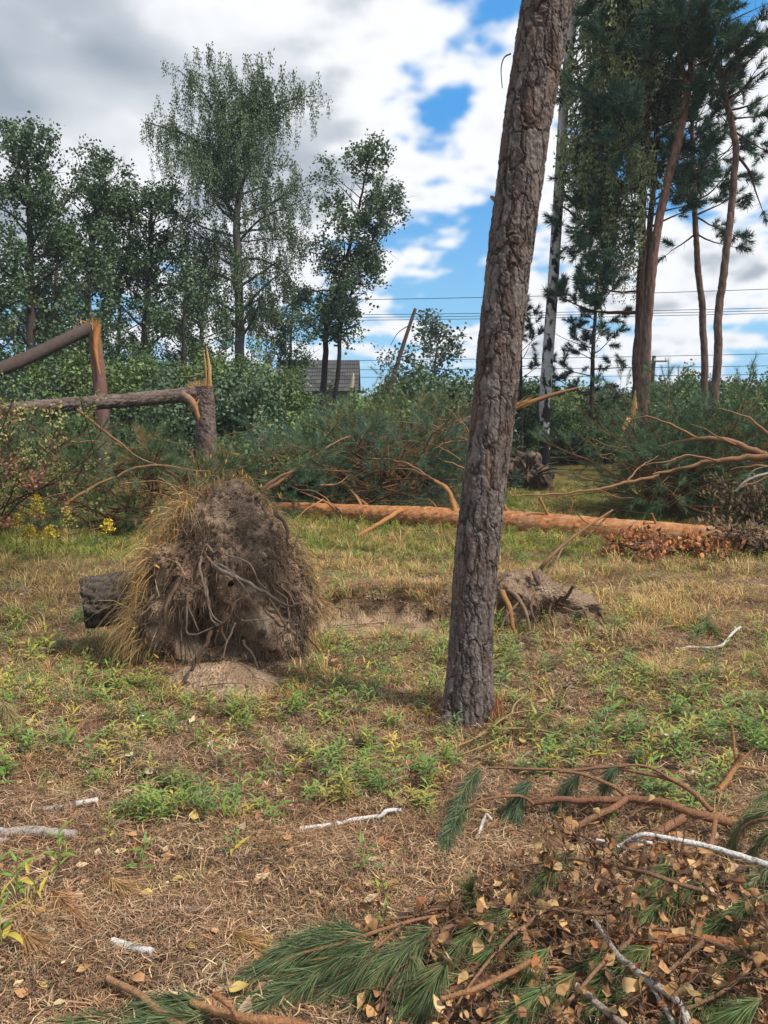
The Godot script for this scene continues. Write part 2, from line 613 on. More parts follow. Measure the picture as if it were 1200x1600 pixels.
# A standing pine: bare trunk, then boughs
func pine_tree(called: String, label: String, trunk: Array, r0: float, r1: float, y0: float, prof: Array, count: int, tint: Color, c0: Color, c1: Color, opt := {}) -> Node3D:
	var base: Vector3 = trunk[0]
	var o := thing(called, label, "pine tree", base, opt.get("group", ""))
	var rel := []
	for q: Vector3 in trunk:
		rel.append(q - base)
	var path := wobble(spline(rel, 40), 0.05, 0.6)
	var tm := MB.new()
	tube(tm, path, radii(path.size(), r0, r1), 22, c0, c1, 0.0, 0.0, 14.0)
	for k in tm.v.size():                       # scaly bark, smoother and redder higher up
		var q := tm.v[k]
		var nz := n_fine.get_noise_3d(q.x * 12.0, q.y * 3.5, q.z * 12.0)
		var fu := 1.0 - smoothstep(0.0, 0.14, absf(n_mid.get_noise_3d(q.x * 9.0, q.y * 2.4, q.z * 9.0)))
		tm.v[k] += tm.n[k] * (nz * 0.015 - fu * 0.012)
		tm.c[k] = tm.c[k] * (1.0 + nz * 0.8) * (1.0 - fu * 0.4)
	tm.n = PackedVector3Array()
	part("trunk", tm.mesh(M.bark), o)
	var w := MB.new()
	var cp := Copies3.new()
	var sc: float = opt.get("sc", 1.25)
	pine_cut = -0.12
	clump = R(0, 300)
	for k in count:
		var f := (k + R(0, 1)) / count
		var t := lerpf(y0, 0.995, f)
		var rad := 0.0
		for j in prof.size() - 1:
			if f >= prof[j][0] and f <= prof[j + 1][0]:
				rad = lerpf(prof[j][1], prof[j + 1][1], (f - prof[j][0]) / maxf(prof[j + 1][0] - prof[j][0], 1e-4))
		rad *= R(0.7, 1.15)
		var az := k * 2.399 + R(-0.5, 0.5)
		if opt.has("az"):
			az = opt.az + R(-1, 1) * opt.get("azw", 1.4)
		var d := Vector3(cos(az), opt.get("up", 0.12) + R(-0.2, 0.2) + f * 0.3, sin(az)).normalized()
		bough(w, cp, along(path, t), d, maxf(rad, 0.4), lerpf(r0 * 0.3, r0 * 0.12, f), opt.get("lift", 0.35), tint, opt.get("per_m", 5.0), sc, c1 * 0.6, opt.get("bare", 0.35))
	for ex: Array in opt.get("extra", []):
		var a := along(path, ex[0])
		var e: Vector3 = ex[1] - base
		bough(w, cp, a, e - a, (e - a).length(), ex[2], ex[3], tint, opt.get("per_m", 5.0), sc, c1 * 0.6, ex[4])
	pine_cut = -2.0
	if w.v.size():
		part("boughs", w.mesh(M.wood), o).set_meta("kind", "stuff")
	if cp.t.size():
		scatter("crown", shoot_far, cp, o)
	return o

# A bush: several stems from the ground and leaves on them
func bush(called: String, label: String, at: Vector3, wide: float, high: float, stems: int, tint: Color, opt := {}) -> Node3D:
	var o := thing(called, label, opt.get("cat", "bush"), at, opt.get("group", ""))
	var w := MB.new()
	var cp := Copies3.new()
	for k in stems:
		var az := k * 2.399 + R(-0.4, 0.4)
		var s := sqrt((k + 0.5) / stems)
		var root := Vector3(cos(az), 0, sin(az)) * wide * 0.35 * s
		var tip := Vector3(cos(az) * wide * s, high * R(0.6, 1.05) * (1.0 - 0.35 * s * s), sin(az) * wide * s)
		limb(w, cp, root, tip - root, (tip - root).length(), 0.012, 0.15, tint, opt.get("dens", 1.6), opt.get("sc", 1.0), C(85, 70, 55))
	part("stems", w.mesh(M.wood), o).set_meta("kind", "stuff")
	scatter("foliage", opt.get("mesh", leafy_bush), cp, o)
	return o

# ---------------------------------------------------------------- the scene
func _ready() -> void:
	rng.seed = 4177
	n_big = noise(FastNoiseLite.TYPE_SIMPLEX_SMOOTH, 0.22, 2, 3)
	n_mid = noise(FastNoiseLite.TYPE_SIMPLEX_SMOOTH, 0.9, 3, 8)
	n_fine = noise(FastNoiseLite.TYPE_SIMPLEX_SMOOTH, 1.0, 3, 14)
	n_cell = noise(FastNoiseLite.TYPE_CELLULAR, 1.0, 1, 31)
	n_cell.cellular_return_type = FastNoiseLite.RETURN_DISTANCE2_SUB
	n_cell.domain_warp_enabled = true
	n_cell.domain_warp_amplitude = 0.35
	n_cell.domain_warp_frequency = 1.2
	n_plate = noise(FastNoiseLite.TYPE_CELLULAR, 1.0, 1, 31)
	n_plate.cellular_return_type = FastNoiseLite.RETURN_CELL_VALUE
	n_plate.domain_warp_enabled = true
	n_plate.domain_warp_amplitude = 0.35
	n_plate.domain_warp_frequency = 1.2

	var cam := Camera3D.new()
	cam.name = "camera"
	cam.fov = 65.0
	cam.near = 0.05
	cam.far = 1500.0
	cam.position = Vector3(0, EYE, 0)
	cam.rotation = Vector3(PITCH, 0, 0)
	add_child(cam)
	cam.current = true

	var env := Environment.new()
	env.background_mode = Environment.BG_SKY
	env.sky = Sky.new()
	var pan := PanoramaSkyMaterial.new()
	pan.panorama = ImageTexture.create_from_image(sky_image(2048))
	pan.energy_multiplier = 1.0
	env.sky.sky_material = pan
	env.background_energy_multiplier = 1.0
	env.tonemap_mode = Environment.TONE_MAPPER_LINEAR
	env.tonemap_exposure = 1.76
	env.fog_enabled = true
	env.fog_density = 0.0008
	env.fog_light_color = Color(0.86, 0.91, 0.96)
	env.sdfgi_enabled = true
	env.ssao_enabled = true
	env.ssil_enabled = true
	var we := WorldEnvironment.new()
	we.name = "world_environment"
	we.environment = env
	add_child(we)

	var sun := DirectionalLight3D.new()
	sun.name = "sun"
	sun.light_color = Color(1.0, 0.965, 0.92)
	sun.light_energy = 1.0
	sun.light_angular_distance = 6.0
	sun.shadow_enabled = true
	sun.rotation = Vector3(deg_to_rad(-56), deg_to_rad(62), 0)
	add_child(sun)

	kit()
	build_ground()
	build_background()
	build_trees()
	build_crowns()
	build_log()
	build_root_plate()
	build_small_stump()
	build_near_pine()
	build_cover()
	build_foreground()
	build_small()

func sky_image(w: int) -> Image:
	var h := w / 2
	var im := Image.create(w, h, false, Image.FORMAT_RGBF)
	var a := noise(FastNoiseLite.TYPE_SIMPLEX_SMOOTH, 1.0, 6, 33)
	a.fractal_gain = 0.52
	var b := noise(FastNoiseLite.TYPE_SIMPLEX_SMOOTH, 0.55, 2, 12)
	var c := noise(FastNoiseLite.TYPE_SIMPLEX_SMOOTH, 3.2, 4, 5)
	im.fill(Color(0.2, 0.2, 0.18))
	for y in h / 2:
		var el := (0.5 - (y + 0.5) / h) * PI
		var s := sin(el)
		var ce := cos(el)
		var clear := Color(0.20, 0.40, 0.56).lerp(Color(0.055, 0.22, 0.48), smoothstep(0.0, 0.32, s)).lerp(Color(0.025, 0.12, 0.36), smoothstep(0.3, 1.0, s))
		for x in w:
			var az := TAU * (x + 0.5) / w
			var d := Vector3(sin(az) * ce, s, -cos(az) * ce)
			var q := d / (s + 0.22) * 1.15
			q.y *= 1.6
			var front := smoothstep(0.15, 0.95, cos(az + 0.95))                                # the grey bank stands off to the left
			var n := a.get_noise_3d(q.x * 1.9, q.y * 1.9, q.z * 1.9)
			var big := b.get_noise_3d(q.x, q.y, q.z)
			var det := c.get_noise_3d(q.x * 1.9, q.y * 1.9, q.z * 1.9)
			var dens := 0.03 + 0.80 * front * smoothstep(0.06, 0.30, s) + 0.80 * n + 0.45 * big + 0.26 * det
			var cover := smoothstep(-0.10, 0.16, dens)
			var soft := b.get_noise_3d(q.x * 3.1 + 7.0, q.y * 3.1, q.z * 3.1) + 0.4 * n
			var thick := smoothstep(0.26, 0.80, dens + 0.10 * det) * clampf(0.72 + soft * 1.1, 0.25, 1.0)
			var cl := Color(0.57, 0.58, 0.60).lerp(Color(0.215, 0.25, 0.295), thick)
			im.set_pixel(x, y, clear.lerp(cl, cover))
	return im

func build_ground() -> void:
	var m := MB.new()
	var rs := PackedFloat32Array([0.0])
	var r := 0.7
	while r < 420.0:
		rs.append(r)
		r *= 1.012 if r < 9.0 else (1.03 if r < 30.0 else 1.15)
	var az := PackedFloat32Array()
	var a := -PI
	while a < PI - 1e-5:
		az.append(a)
		a += 0.0052 if absf(a) < 0.72 else 0.06
	var na := az.size()
	var litter := C(146, 122, 98)
	var tan_g := C(168, 142, 92)
	var moss := C(104, 110, 56)
	var sand := C(210, 184, 154)
	var dark := C(96, 78, 62)
	for k in rs.size():
		for j in na:
			var x := sin(az[j]) * rs[k]
			var z := -cos(az[j]) * rs[k]
			m.v.append(Vector3(x, ground_y(x, z), z))
			var d := rs[k]
			var g1 := n_mid.get_noise_2d(x * 0.8 + 9.0, z * 0.8)
			var g2 := n_big.get_noise_2d(x * 1.4 - 30.0, z * 1.4)
			var g3 := n_mid.get_noise_2d(x * 5.0, z * 5.0 + 70.0)
			var c := litter.lerp(tan_g, clampf(smoothstep(4.6, 7.0, d) * 0.8 + g1 * 0.9, 0.0, 1.0))
			c = c.lerp(moss, clampf((smoothstep(7.2, 9.0, d) - smoothstep(60.0, 90.0, d) * 0.3) * 0.7 + g2 * 0.6, 0.0, 0.8))
			c = c.lerp(dark, clampf(g3 * 2.0 - 0.1, 0.0, 0.8))
			var sm := sand_mask(x, z)
			c = c.lerp(sand.lerp(dark, clampf(0.2 + g3 * 1.3, 0.0, 0.55)), sm * 0.95)
			# torn dark soil under and round the plate and along the lip of the hole
			c = c.lerp(C(92, 76, 63), clampf(bump(x, z, -1.35, -4.85, 0.42, 0.25) * 1.2 + bump(x, z, 0.0, -6.85, 0.75, 0.13) * 1.3 + bump(x, z, 1.05, -5.9, 0.6, 0.25) * 0.8, 0.0, 0.9) * (1.0 - sm * 0.6))
			# sawdust by the cut stem
			c = c.lerp(C(212, 170, 118), clampf(bump(x, z, -2.5, -5.75, 0.55, 0.16) * 1.4 + g3 * 0.3 - 0.15, 0.0, 0.9))
			m.c.append(c)
	for k in rs.size() - 1:
		for j in na:
			var p := k * na + j
			var q := k * na + (j + 1) % na
			m.i.append(p); m.i.append(p + na); m.i.append(q)
			m.i.append(q); m.i.append(p + na); m.i.append(q + na)
	var o := part("ground", m.mesh(M.ground), self)
	o.set_meta("kind", "structure")
	o.set_meta("label", "forest floor of needle litter, dry grass and sandy soil")

# ---------------------------------------------------------------- far things
func build_background() -> void:
	# the long shed roof behind the aspens
	var hz := 46.0
	var a := PZ(425, 606, hz)
	var b := PZ(560, 606, hz)
	var at := Vector3((a.x + b.x) * 0.5, 0, -hz)
	var shed := thing("shed", "grey shed with a low corrugated roof behind the bushes", "shed", at)
	var half := (b.x - a.x) * 0.5
	var ye := PZ(500, 612, hz).y
	var yr := PZ(500, 559, hz).y
	var wall := BoxMesh.new()
	wall.size = Vector3(half * 2.0 - 0.4, ye, 4.0)
	var wm := StandardMaterial3D.new()
	wm.albedo_color = Color(0.34, 0.33, 0.33)
	wm.roughness = 0.9
	wall.material = wm
	part("wall", wall, shed, Transform3D(Basis.IDENTITY, Vector3(0, ye * 0.5, -2.3)))
	var rm := std(0.85, 0.25)
	var sheet := MB.new()
	var sw := half * 2.0 / 6.0
	var rows := 8
	var sl := 0.40
	for k in 24:
		var x0 := sw * k / 24.0
		var x1 := sw * (k + 1) / 24.0
		var h0 := 0.006 * sin(TAU * k / 4.0)
		var h1 := 0.006 * sin(TAU * (k + 1) / 4.0)
		for e in 2:
			var y := 0.0 if e == 0 else -0.012
			var q := [Vector3(x0, h0 + y, 0), Vector3(x1, h1 + y, 0), Vector3(x1, h1 + y, -sl - 0.1), Vector3(x0, h0 + y, -sl - 0.1)]
			sheet.quad(q[0], q[1], q[2], q[3], Color.WHITE) if e == 1 else sheet.quad(q[3], q[2], q[1], q[0], Color.WHITE)
		sheet.quad(Vector3(x0, h0 - 0.012, 0), Vector3(x1, h1 - 0.012, 0), Vector3(x1, h1, 0), Vector3(x0, h0, 0), Color.WHITE)
	var shm := sheet.mesh(rm)
	var slope := atan2(yr - ye, 2.4)
	var greys := []
	for k in 4:
		var g := std(0.85, 0.25)
		g.albedo_color = Color(0.29, 0.285, 0.28) * (0.9 + 0.06 * k)
		greys.append(g)
	for r in rows:
		for k in 6:
			var bs := Basis(Vector3.RIGHT, slope - 0.09)
			var o := Vector3(-half + k * sw, ye, 0.0) + Basis(Vector3.RIGHT, slope) * Vector3(0, 0.05 - r * 0.004 + (0.012 if k % 2 else 0.0), -r * (sqrt(pow(yr - ye, 2) + 5.76) - 0.1) / rows)
			part("roof_sheet", shm, shed, Transform3D(bs, o), greys[(r * 7 + k * 3) % 4])
	var back := BoxMesh.new()
	back.size = Vector3(half * 2.0, 0.06, sqrt(pow(yr - ye, 2) + 5.76))
	back.material = wm
	part("back_slope", back, shed, Transform3D(Basis(Vector3.RIGHT, -slope), Vector3(0, (ye + yr) * 0.5, -3.65)))

	# utility pole and wires
	var pz := 52.0
	var pt := PZ(1022, 556, pz)
	var pole := thing("utility_pole", "dark wooden utility pole seen between the tall pine trunks", "utility pole", Vector3(pt.x, 0, pt.z))
	var tilt := PZ(1014, 640, pz).x - pt.x
	var pm := MB.new()
	tube(pm, PackedVector3Array([Vector3(tilt, 0, 0), Vector3(tilt * 0.5, pt.y * 0.5, 0), Vector3(0, pt.y, 0)]), radii(3, 0.17, 0.12), 10, C(88, 78, 70), C(96, 86, 78), 0.05, 0.1)
	part("post", pm.mesh(M.wood), pole)
	var arm := BoxMesh.new()
	arm.size = Vector3(1.6, 0.1, 0.1)
	arm.material = wm
	part("crossarm", arm, pole, Transform3D(Basis.IDENTITY, Vector3(0, pt.y - 0.35, 0.13)))
	var ins := CylinderMesh.new()
	ins.top_radius = 0.04
	ins.bottom_radius = 0.055
	ins.height = 0.16
	ins.radial_segments = 10
	var im := StandardMaterial3D.new()
	im.albedo_color = Color(0.75, 0.75, 0.72)
	ins.material = im
	for k in 3:
		part("insulator", ins, pole, Transform3D(Basis.IDENTITY, Vector3(-0.7 + k * 0.7, pt.y - 0.22, 0.13)))
	var wires := [
		[470, 448, 0.35, "topmost single power line crossing the sky behind the standing pine"],
		[489, 480, 0.3, "upper wire of the middle pair of power lines"],
		[494, 484, 0.3, "middle wire of the three lower power lines in the sky"],
		[499, 488, 0.3, "lower wire of the middle pair of power lines"],
		[546, 552, 0.25, "thin power line passing just above the utility pole top"],
		[556, 572, 0.25, "power line meeting the utility pole at its crossarm"],
		[566, 586, 0.25, "lowest power line sagging over the distant bushes"]]
	var wmat := StandardMaterial3D.new()
	wmat.albedo_color = Color(0.12, 0.12, 0.13)
	for k in wires.size():
		var wz := 48.0 + k * 0.9
		var pa := PZ(-150, wires[k][0] + (0 if k < 4 else 18), wz)
		var pb := PZ(1400, wires[k][1] - 4, wz - 6.0)
		var wp := PackedVector3Array()
		for j in 25:
			var t := j / 24.0
			wp.append(pa.lerp(pb, t) - Vector3(0, 4.0 * wires[k][2] * t * (1.0 - t), 0))
		var wmb := MB.new()
		tube(wmb, wp, radii(25, 0.016, 0.016), 5, Color(0.03, 0.03, 0.035), Color(0.03, 0.03, 0.035), 0.0, 0.0)
		var o := part("power_line", wmb.mesh(M.wood), self)
		tag(o, wires[k][3], "power line", "power lines across the sky")

	# pale walls glimpsed through the leaves at the far right
	var hp := PZ(1168, 660, 44.0)
	var hut := thing("white_hut", "small white hut mostly hidden by bushes at the right edge", "hut", Vector3(hp.x, 0, hp.z))
	var hb := BoxMesh.new()
	hb.size = Vector3(2.0, 1.7, 2.0)
	var hm := StandardMaterial3D.new()
	hm.albedo_color = Color(0.82, 0.83, 0.85)
	hm.roughness = 0.8
	hb.material = hm
	part("wall", hb, hut, Transform3D(Basis.IDENTITY, Vector3(0, 0.85, 0)))
	var hr := PrismMesh.new()
	hr.size = Vector3(2.3, 0.6, 2.3)
	hr.material = wm
	part("roof", hr, hut, Transform3D(Basis.IDENTITY, Vector3(0, 2.0, 0)))

# ---------------------------------------------------------------- standing trees and bushes
func build_trees() -> void:
	var aspen := C(84, 106, 70)
	var bark_a := C(92, 86, 78)
	var w := func(x: float, y: float, z: float) -> Vector3: return PZ(x, y, z)
	var g := func(x: float, z: float) -> Vector3: return G((x - 600.0) / F * z * 1.0, -z)
	# left aspens
	broad_tree("aspen_tree", "tall dark aspen at the far left edge rising behind the snapped pine", "tree", [g.call(45, 24.0), w.call(48, 500, 24.0), w.call(45, 330, 24.0), w.call(34, 205, 24.0)], 0.17, 0.18, [[0.0, 1.8], [0.3, 2.0], [0.6, 1.5], [0.85, 0.9], [1.0, 0.35]], 56, aspen, bark_a, {"up": 0.65, "lift": 0.25})
	broad_tree("aspen_tree", "slim aspen second from the left with a ragged twin top", "tree", [g.call(130, 26.0), w.call(135, 480, 26.0), w.call(148, 340, 26.0), w.call(160, 252, 26.0)], 0.15, 0.2, [[0.0, 1.5], [0.4, 1.4], [0.7, 1.0], [1.0, 0.3]], 44, aspen, bark_a, {"up": 0.7, "lift": 0.25, "extra": [[0.6, PZ(122, 250, 26.0), 0.03, 0.1, 1.0, 1.0], [0.55, PZ(182, 262, 26.0), 0.03, 0.1, 1.0, 1.0]]})
	broad_tree("aspen_tree", "broad aspen crown between the twin-topped aspen and the weeping birch", "tree", [g.call(225, 27.0), w.call(228, 500, 27.0), w.call(236, 380, 27.0), w.call(238, 305, 27.0)], 0.17, 0.16, [[0.0, 1.8], [0.4, 1.9], [0.75, 1.3], [1.0, 0.4]], 54, aspen * 0.95, bark_a, {"up": 0.6, "lift": 0.2, "extra": [[0.6, PZ(300, 320, 27.0), 0.03, 0.1, 1.0, 1.0]]})
	broad_tree("aspen_tree", "dense low aspen filling the gap at the far left behind the coloured shrub", "tree", [g.call(-40, 20.0), w.call(-35, 560, 20.0), w.call(-30, 400, 20.0)], 0.14, 0.15, [[0.0, 1.4], [0.5, 1.3], [1.0, 0.5]], 44, aspen * 0.9, bark_a, {"up": 0.5})
	broad_tree("aspen_tree", "young aspen standing right behind the tall broken pine", "tree", [g.call(150, 22.0), w.call(150, 560, 22.0), w.call(140, 430, 22.0)], 0.09, 0.1, [[0.0, 1.2], [0.6, 1.1], [1.0, 0.4]], 32, aspen * 0.92, bark_a, {"up": 0.5})
	broad_tree("aspen_tree", "young dark aspen below the broad crown, above the splintered stump", "tree", [g.call(285, 22.0), w.call(288, 560, 22.0), w.call(290, 430, 22.0)], 0.09, 0.08, [[0.0, 1.1], [0.6, 1.1], [1.0, 0.4]], 34, aspen * 0.9, bark_a, {"up": 0.5})
	broad_tree("aspen_tree", "rear dark tree filling the gap between the two leftmost tall aspens", "tree", [g.call(85, 31.0), w.call(88, 500, 31.0), w.call(92, 350, 31.0)], 0.14, 0.1, [[0.0, 1.8], [0.5, 1.8], [1.0, 0.5]], 50, aspen * 0.85, bark_a, {"up": 0.5})
	broad_tree("aspen_tree", "rear dark tree in the gap left of the broad aspen crown", "tree", [g.call(185, 32.0), w.call(186, 520, 32.0), w.call(190, 385, 32.0)], 0.14, 0.1, [[0.0, 1.7], [0.5, 1.7], [1.0, 0.5]], 44, aspen * 0.85, bark_a, {"up": 0.5})
	broad_tree("aspen_tree", "rear dark tree under the left arm of the weeping birch", "tree", [g.call(315, 32.0), w.call(315, 520, 32.0), w.call(312, 400, 32.0)], 0.14, 0.1, [[0.0, 1.7], [0.5, 1.6], [1.0, 0.5]], 44, aspen * 0.85, bark_a, {"up": 0.5})
	broad_tree("aspen_tree", "rear low tree right of the weeping birch's foot", "tree", [g.call(455, 31.0), w.call(455, 560, 31.0), w.call(458, 455, 31.0)], 0.1, 0.1, [[0.0, 1.4], [0.5, 1.3], [1.0, 0.5]], 34, aspen * 0.88, bark_a, {"up": 0.5})
	# weeping birch with its high left arm
	broad_tree("birch_tree", "tall weeping birch with a lopsided flat top and hanging left arm", "birch tree", [g.call(372, 28.0), w.call(374, 500, 28.0), w.call(370, 330, 28.0), w.call(385, 230, 28.0), w.call(398, 158, 28.0)], 0.2, 0.2, [[0.0, 1.7], [0.3, 2.2], [0.5, 2.1], [0.68, 1.3], [0.85, 1.2], [1.0, 0.9]], 60, C(88, 108, 68), C(120, 116, 110), {"hang": 1.0, "up": 0.7, "lift": -0.1, "dens": 0.85, "top": 0.7, "extra": [[0.6, PZ(285, 120, 28.0), 0.06, 0.35, 1.3, 1.6], [0.68, PZ(262, 105, 27.5), 0.05, 0.2, 1.3, 1.8], [0.62, PZ(265, 135, 28.6), 0.04, 0.3, 1.3, 1.6], [0.7, PZ(300, 112, 28.2), 0.04, 0.2, 1.2, 1.2], [0.8, PZ(330, 105, 28.0), 0.03, 0.2, 1.2, 1.0], [0.86, PZ(458, 100, 28.0), 0.04, 0.25, 1.3, 1.3], [0.9, PZ(425, 100, 28.3), 0.03, 0.2, 1.2, 1.0], [0.9, PZ(375, 100, 28.3), 0.03, 0.2, 1.2, 1.0], [0.95, PZ(400, 92, 27.7), 0.03, 0.2, 1.2, 0.8], [0.86, PZ(350, 108, 27.8), 0.03, 0.2, 1.2, 1.0], [0.82, PZ(468, 130, 28.4), 0.03, 0.1, 1.2, 1.1], [0.78, PZ(445, 120, 27.6), 0.03, 0.1, 1.2, 1.1], [0.5, PZ(480, 310, 28.0), 0.03, 0.0, 1.2, 1.2], [0.42, PZ(490, 370, 27.6), 0.03, 0.0, 1.2, 1.2], [0.4, PZ(300, 350, 28.0), 0.03, 0.0, 1.2, 1.2]]})
	# aspens right of the birch
	broad_tree("aspen_tree", "open aspen with two dark stems in front of the shed", "tree", [g.call(503, 26.0), w.call(506, 560, 26.0), w.call(522, 470, 26.0), w.call(556, 350, 26.0), w.call(580, 240, 26.0)], 0.12, 0.3, [[0.0, 0.8], [0.25, 1.3], [0.5, 1.8], [0.75, 1.3], [1.0, 0.4]], 60, C(92, 112, 76), C(66, 60, 56), {"up": 0.45, "dens": 0.95})
	broad_tree("aspen_tree", "leaning dark aspen stem crossing in front of the shed roof", "tree", [g.call(522, 25.6), w.call(530, 540, 25.6), w.call(545, 470, 25.6), w.call(570, 400, 25.6), w.call(612, 300, 25.6)], 0.08, 0.3, [[0.0, 0.6], [0.5, 1.1], [1.0, 0.5]], 32, C(84, 100, 80), C(66, 60, 56), {"up": 0.4, "dens": 0.9})
	broad_tree("birch_tree", "thin young birch with a pale stem left of the shed roof", "birch tree", [g.call(414, 30.0), w.call(416, 560, 30.0), w.call(424, 480, 30.0)], 0.05, 0.35, [[0.0, 0.6], [0.6, 0.7], [1.0, 0.3]], 14, C(110, 122, 80), C(190, 188, 182), {"hang": 0.6, "strand": 0.6})
	broad_tree("alder_tree", "small round-leaved tree beside the leaning dead pole", "tree", [g.call(682, 20.0), w.call(680, 600, 20.0), w.call(690, 512, 20.0)], 0.06, 0.2, [[0.0, 0.9], [0.5, 0.95], [1.0, 0.4]], 20, C(88, 104, 88), bark_a, {"up": 0.4, "dens": 0.8, "extra": [[0.6, PZ(735, 545, 20.0), 0.02, 0.2, 1.0, 1.0], [0.6, PZ(722, 600, 20.0), 0.02, 0.2, 1.0, 1.0]]})
	# white birch right of the standing pine
	var bp := [G(PZ(850, 722, 21.5).x, -21.5), PZ(852, 620, 21.5), PZ(863, 460, 21.5), PZ(873, 300, 21.5), PZ(883, 140, 21.5), PZ(900, 0, 21.5), PZ(925, -140, 21.5)]
	birch_white(bp)
	# tall pines on the right
	var np := C(80, 106, 84)
	var c_lo := C(108, 94, 88)
	var c_hi := C(168, 122, 96)
	pine_tree("pine_tree", "straight dark pine left of the pair of crossing pine trunks", [g.call(992, 21.0), w.call(998, 480, 21.0), w.call(1006, 300, 21.0), w.call(1012, 120, 21.0), w.call(1016, -40, 21.0)], 0.12, 0.05, 0.55, [[0.0, 2.2], [0.4, 2.1], [0.8, 1.6], [1.0, 0.6]], 42, np, C(92, 78, 72), C(130, 92, 72), {"extra": [[0.24, PZ(872, 505, 21.0), 0.05, 0.4, 0.3], [0.28, PZ(905, 470, 20.5), 0.035, 0.3, 0.3], [0.42, PZ(874, 380, 21.0), 0.04, 0.3, 0.25], [0.45, PZ(890, 350, 21.0), 0.04, 0.3, 0.25], [0.47, PZ(884, 325, 21.5), 0.04, 0.3, 0.25], [0.5, PZ(900, 290, 22.0), 0.04, 0.3, 0.25], [0.52, PZ(886, 400, 20.5), 0.03, 0.3, 0.25], [0.46, PZ(880, 290, 20.6), 0.03, 0.3, 0.2], [0.5, PZ(905, 255, 21.4), 0.03, 0.3, 0.2], [0.42, PZ(892, 425, 21.4), 0.03, 0.3, 0.2], [0.4, PZ(935, 430, 20.4), 0.03, 0.3, 0.2], [0.45, PZ(925, 330, 20.4), 0.03, 0.3, 0.2], [0.47, PZ(915, 380, 21.2), 0.03, 0.3, 0.2], [0.5, PZ(940, 300, 20.6), 0.03, 0.3, 0.2]]})
	pine_tree("pine_tree", "slanting pine with an orange upper trunk among the right-hand pines", [g.call(1006, 20.0), w.call(1012, 500, 20.0), w.call(1034, 320, 20.0), w.call(1072, 165, 20.0), w.call(1090, 50, 20.0), w.call(1105, -90, 20.0)], 0.125, 0.065, 0.62, [[0.0, 1.8], [0.4, 2.1], [0.8, 1.6], [1.0, 0.6]], 38, np, c_lo, c_hi, {})
	pine_tree("pine_tree", "thinner dark pine just behind the slanting orange trunk", [g.call(1004, 22.5), w.call(1008, 480, 22.5), w.call(1020, 300, 22.5), w.call(1028, 140, 22.5)], 0.12, 0.05, 0.55, [[0.0, 1.6], [0.5, 1.7], [1.0, 0.6]], 30, np, C(84, 72, 66), C(110, 84, 70), {})
	pine_tree("pine_tree", "slender pine with a small crown between the slanting and the rightmost trunks", [g.call(1103, 23.0), w.call(1099, 520, 23.0), w.call(1090, 390, 23.0), w.call(1083, 260, 23.0), w.call(1080, 170, 23.0)], 0.11, 0.05, 0.6, [[0.0, 1.7], [0.4, 1.8], [1.0, 0.6]], 34, np, C(120, 104, 96), C(140, 106, 88), {"extra": [[0.55, PZ(1140, 400, 23.0), 0.03, 0.2, 0.3], [0.6, PZ(1150, 380, 23.5), 0.03, 0.2, 0.3], [0.55, PZ(1040, 400, 23.0), 0.03, 0.2, 0.3]]})
	pine_tree("pine_tree", "rightmost bare pine trunk with a bent top and thin side branches", [g.call(1113, 20.0), w.call(1122, 520, 20.0), w.call(1138, 380, 20.0), w.call(1149, 250, 20.0), w.call(1137, 165, 20.0), w.call(1120, 90, 20.0)], 0.11, 0.055, 0.78, [[0.0, 1.2], [0.5, 1.4], [1.0, 0.6]], 18, C(80, 100, 80), C(122, 104, 94), C(124, 98, 86), {"extra": [[0.62, PZ(1215, 320, 20.0), 0.04, -0.2, 0.4], [0.7, PZ(1205, 250, 20.0), 0.03, 0.1, 0.3], [0.75, PZ(1200, 190, 20.0), 0.03, 0.1, 0.3], [0.8, PZ(1190, 120, 20.0), 0.03, 0.2, 0.3], [0.85, PZ(1180, 40, 20.0), 0.03, 0.3, 0.3], [0.66, PZ(1085, 300, 20.0), 0.015, -0.2, 0.7]]})
	# young pine behind the birch
	pine_tree("young_pine_tree", "young dark pine with layered branches behind the white birch", [g.call(922, 24.0), w.call(926, 560, 24.0), w.call(934, 430, 24.0)], 0.09, 0.03, 0.08, [[0.0, 1.3], [0.5, 1.4], [0.85, 1.1], [1.0, 0.5]], 34, C(66, 84, 68), C(74, 64, 60), C(84, 72, 64), {"up": 0.05, "sc": 1.0})
	pine_tree("young_pine_tree", "low young pine half hidden between the standing pine and the birch", [g.call(815, 23.0), w.call(812, 480, 23.0)], 0.07, 0.03, 0.08, [[0.0, 1.3], [0.5, 0.9], [1.0, 0.3]], 32, C(66, 88, 66), C(74, 64, 60), C(84, 72, 64), {"up": 0.1, "sc": 1.0})
	# the leaning dead pole
	var dp := thing("dead_pole", "bare dead stem leaning right with two wilted twigs at its top", "dead tree", G(PZ(602, 655, 18.0).x, -18.0))
	var b := dp.position
	part("stem", stick([Vector3.ZERO, PZ(603, 640, 18.0) - b, PZ(622, 565, 18.0) - b, PZ(649, 482, 18.0) - b], 0.075, 0.035, C(92, 82, 76), C(108, 96, 86)).mesh(M.bark), dp)
	part("twig", stick([PZ(647, 488, 18.0) - b, PZ(660, 496, 18.0) - b, PZ(668, 512, 18.0) - b], 0.012, 0.005, C(96, 84, 70), C(96, 84, 70)).mesh(M.wood), dp)
	part("twig", stick([PZ(640, 508, 18.0) - b, PZ(622, 520, 18.0) - b, PZ(610, 540, 18.0) - b], 0.012, 0.005, C(96, 84, 70), C(96, 84, 70)).mesh(M.wood), dp)
	var cp := Copies3.new()
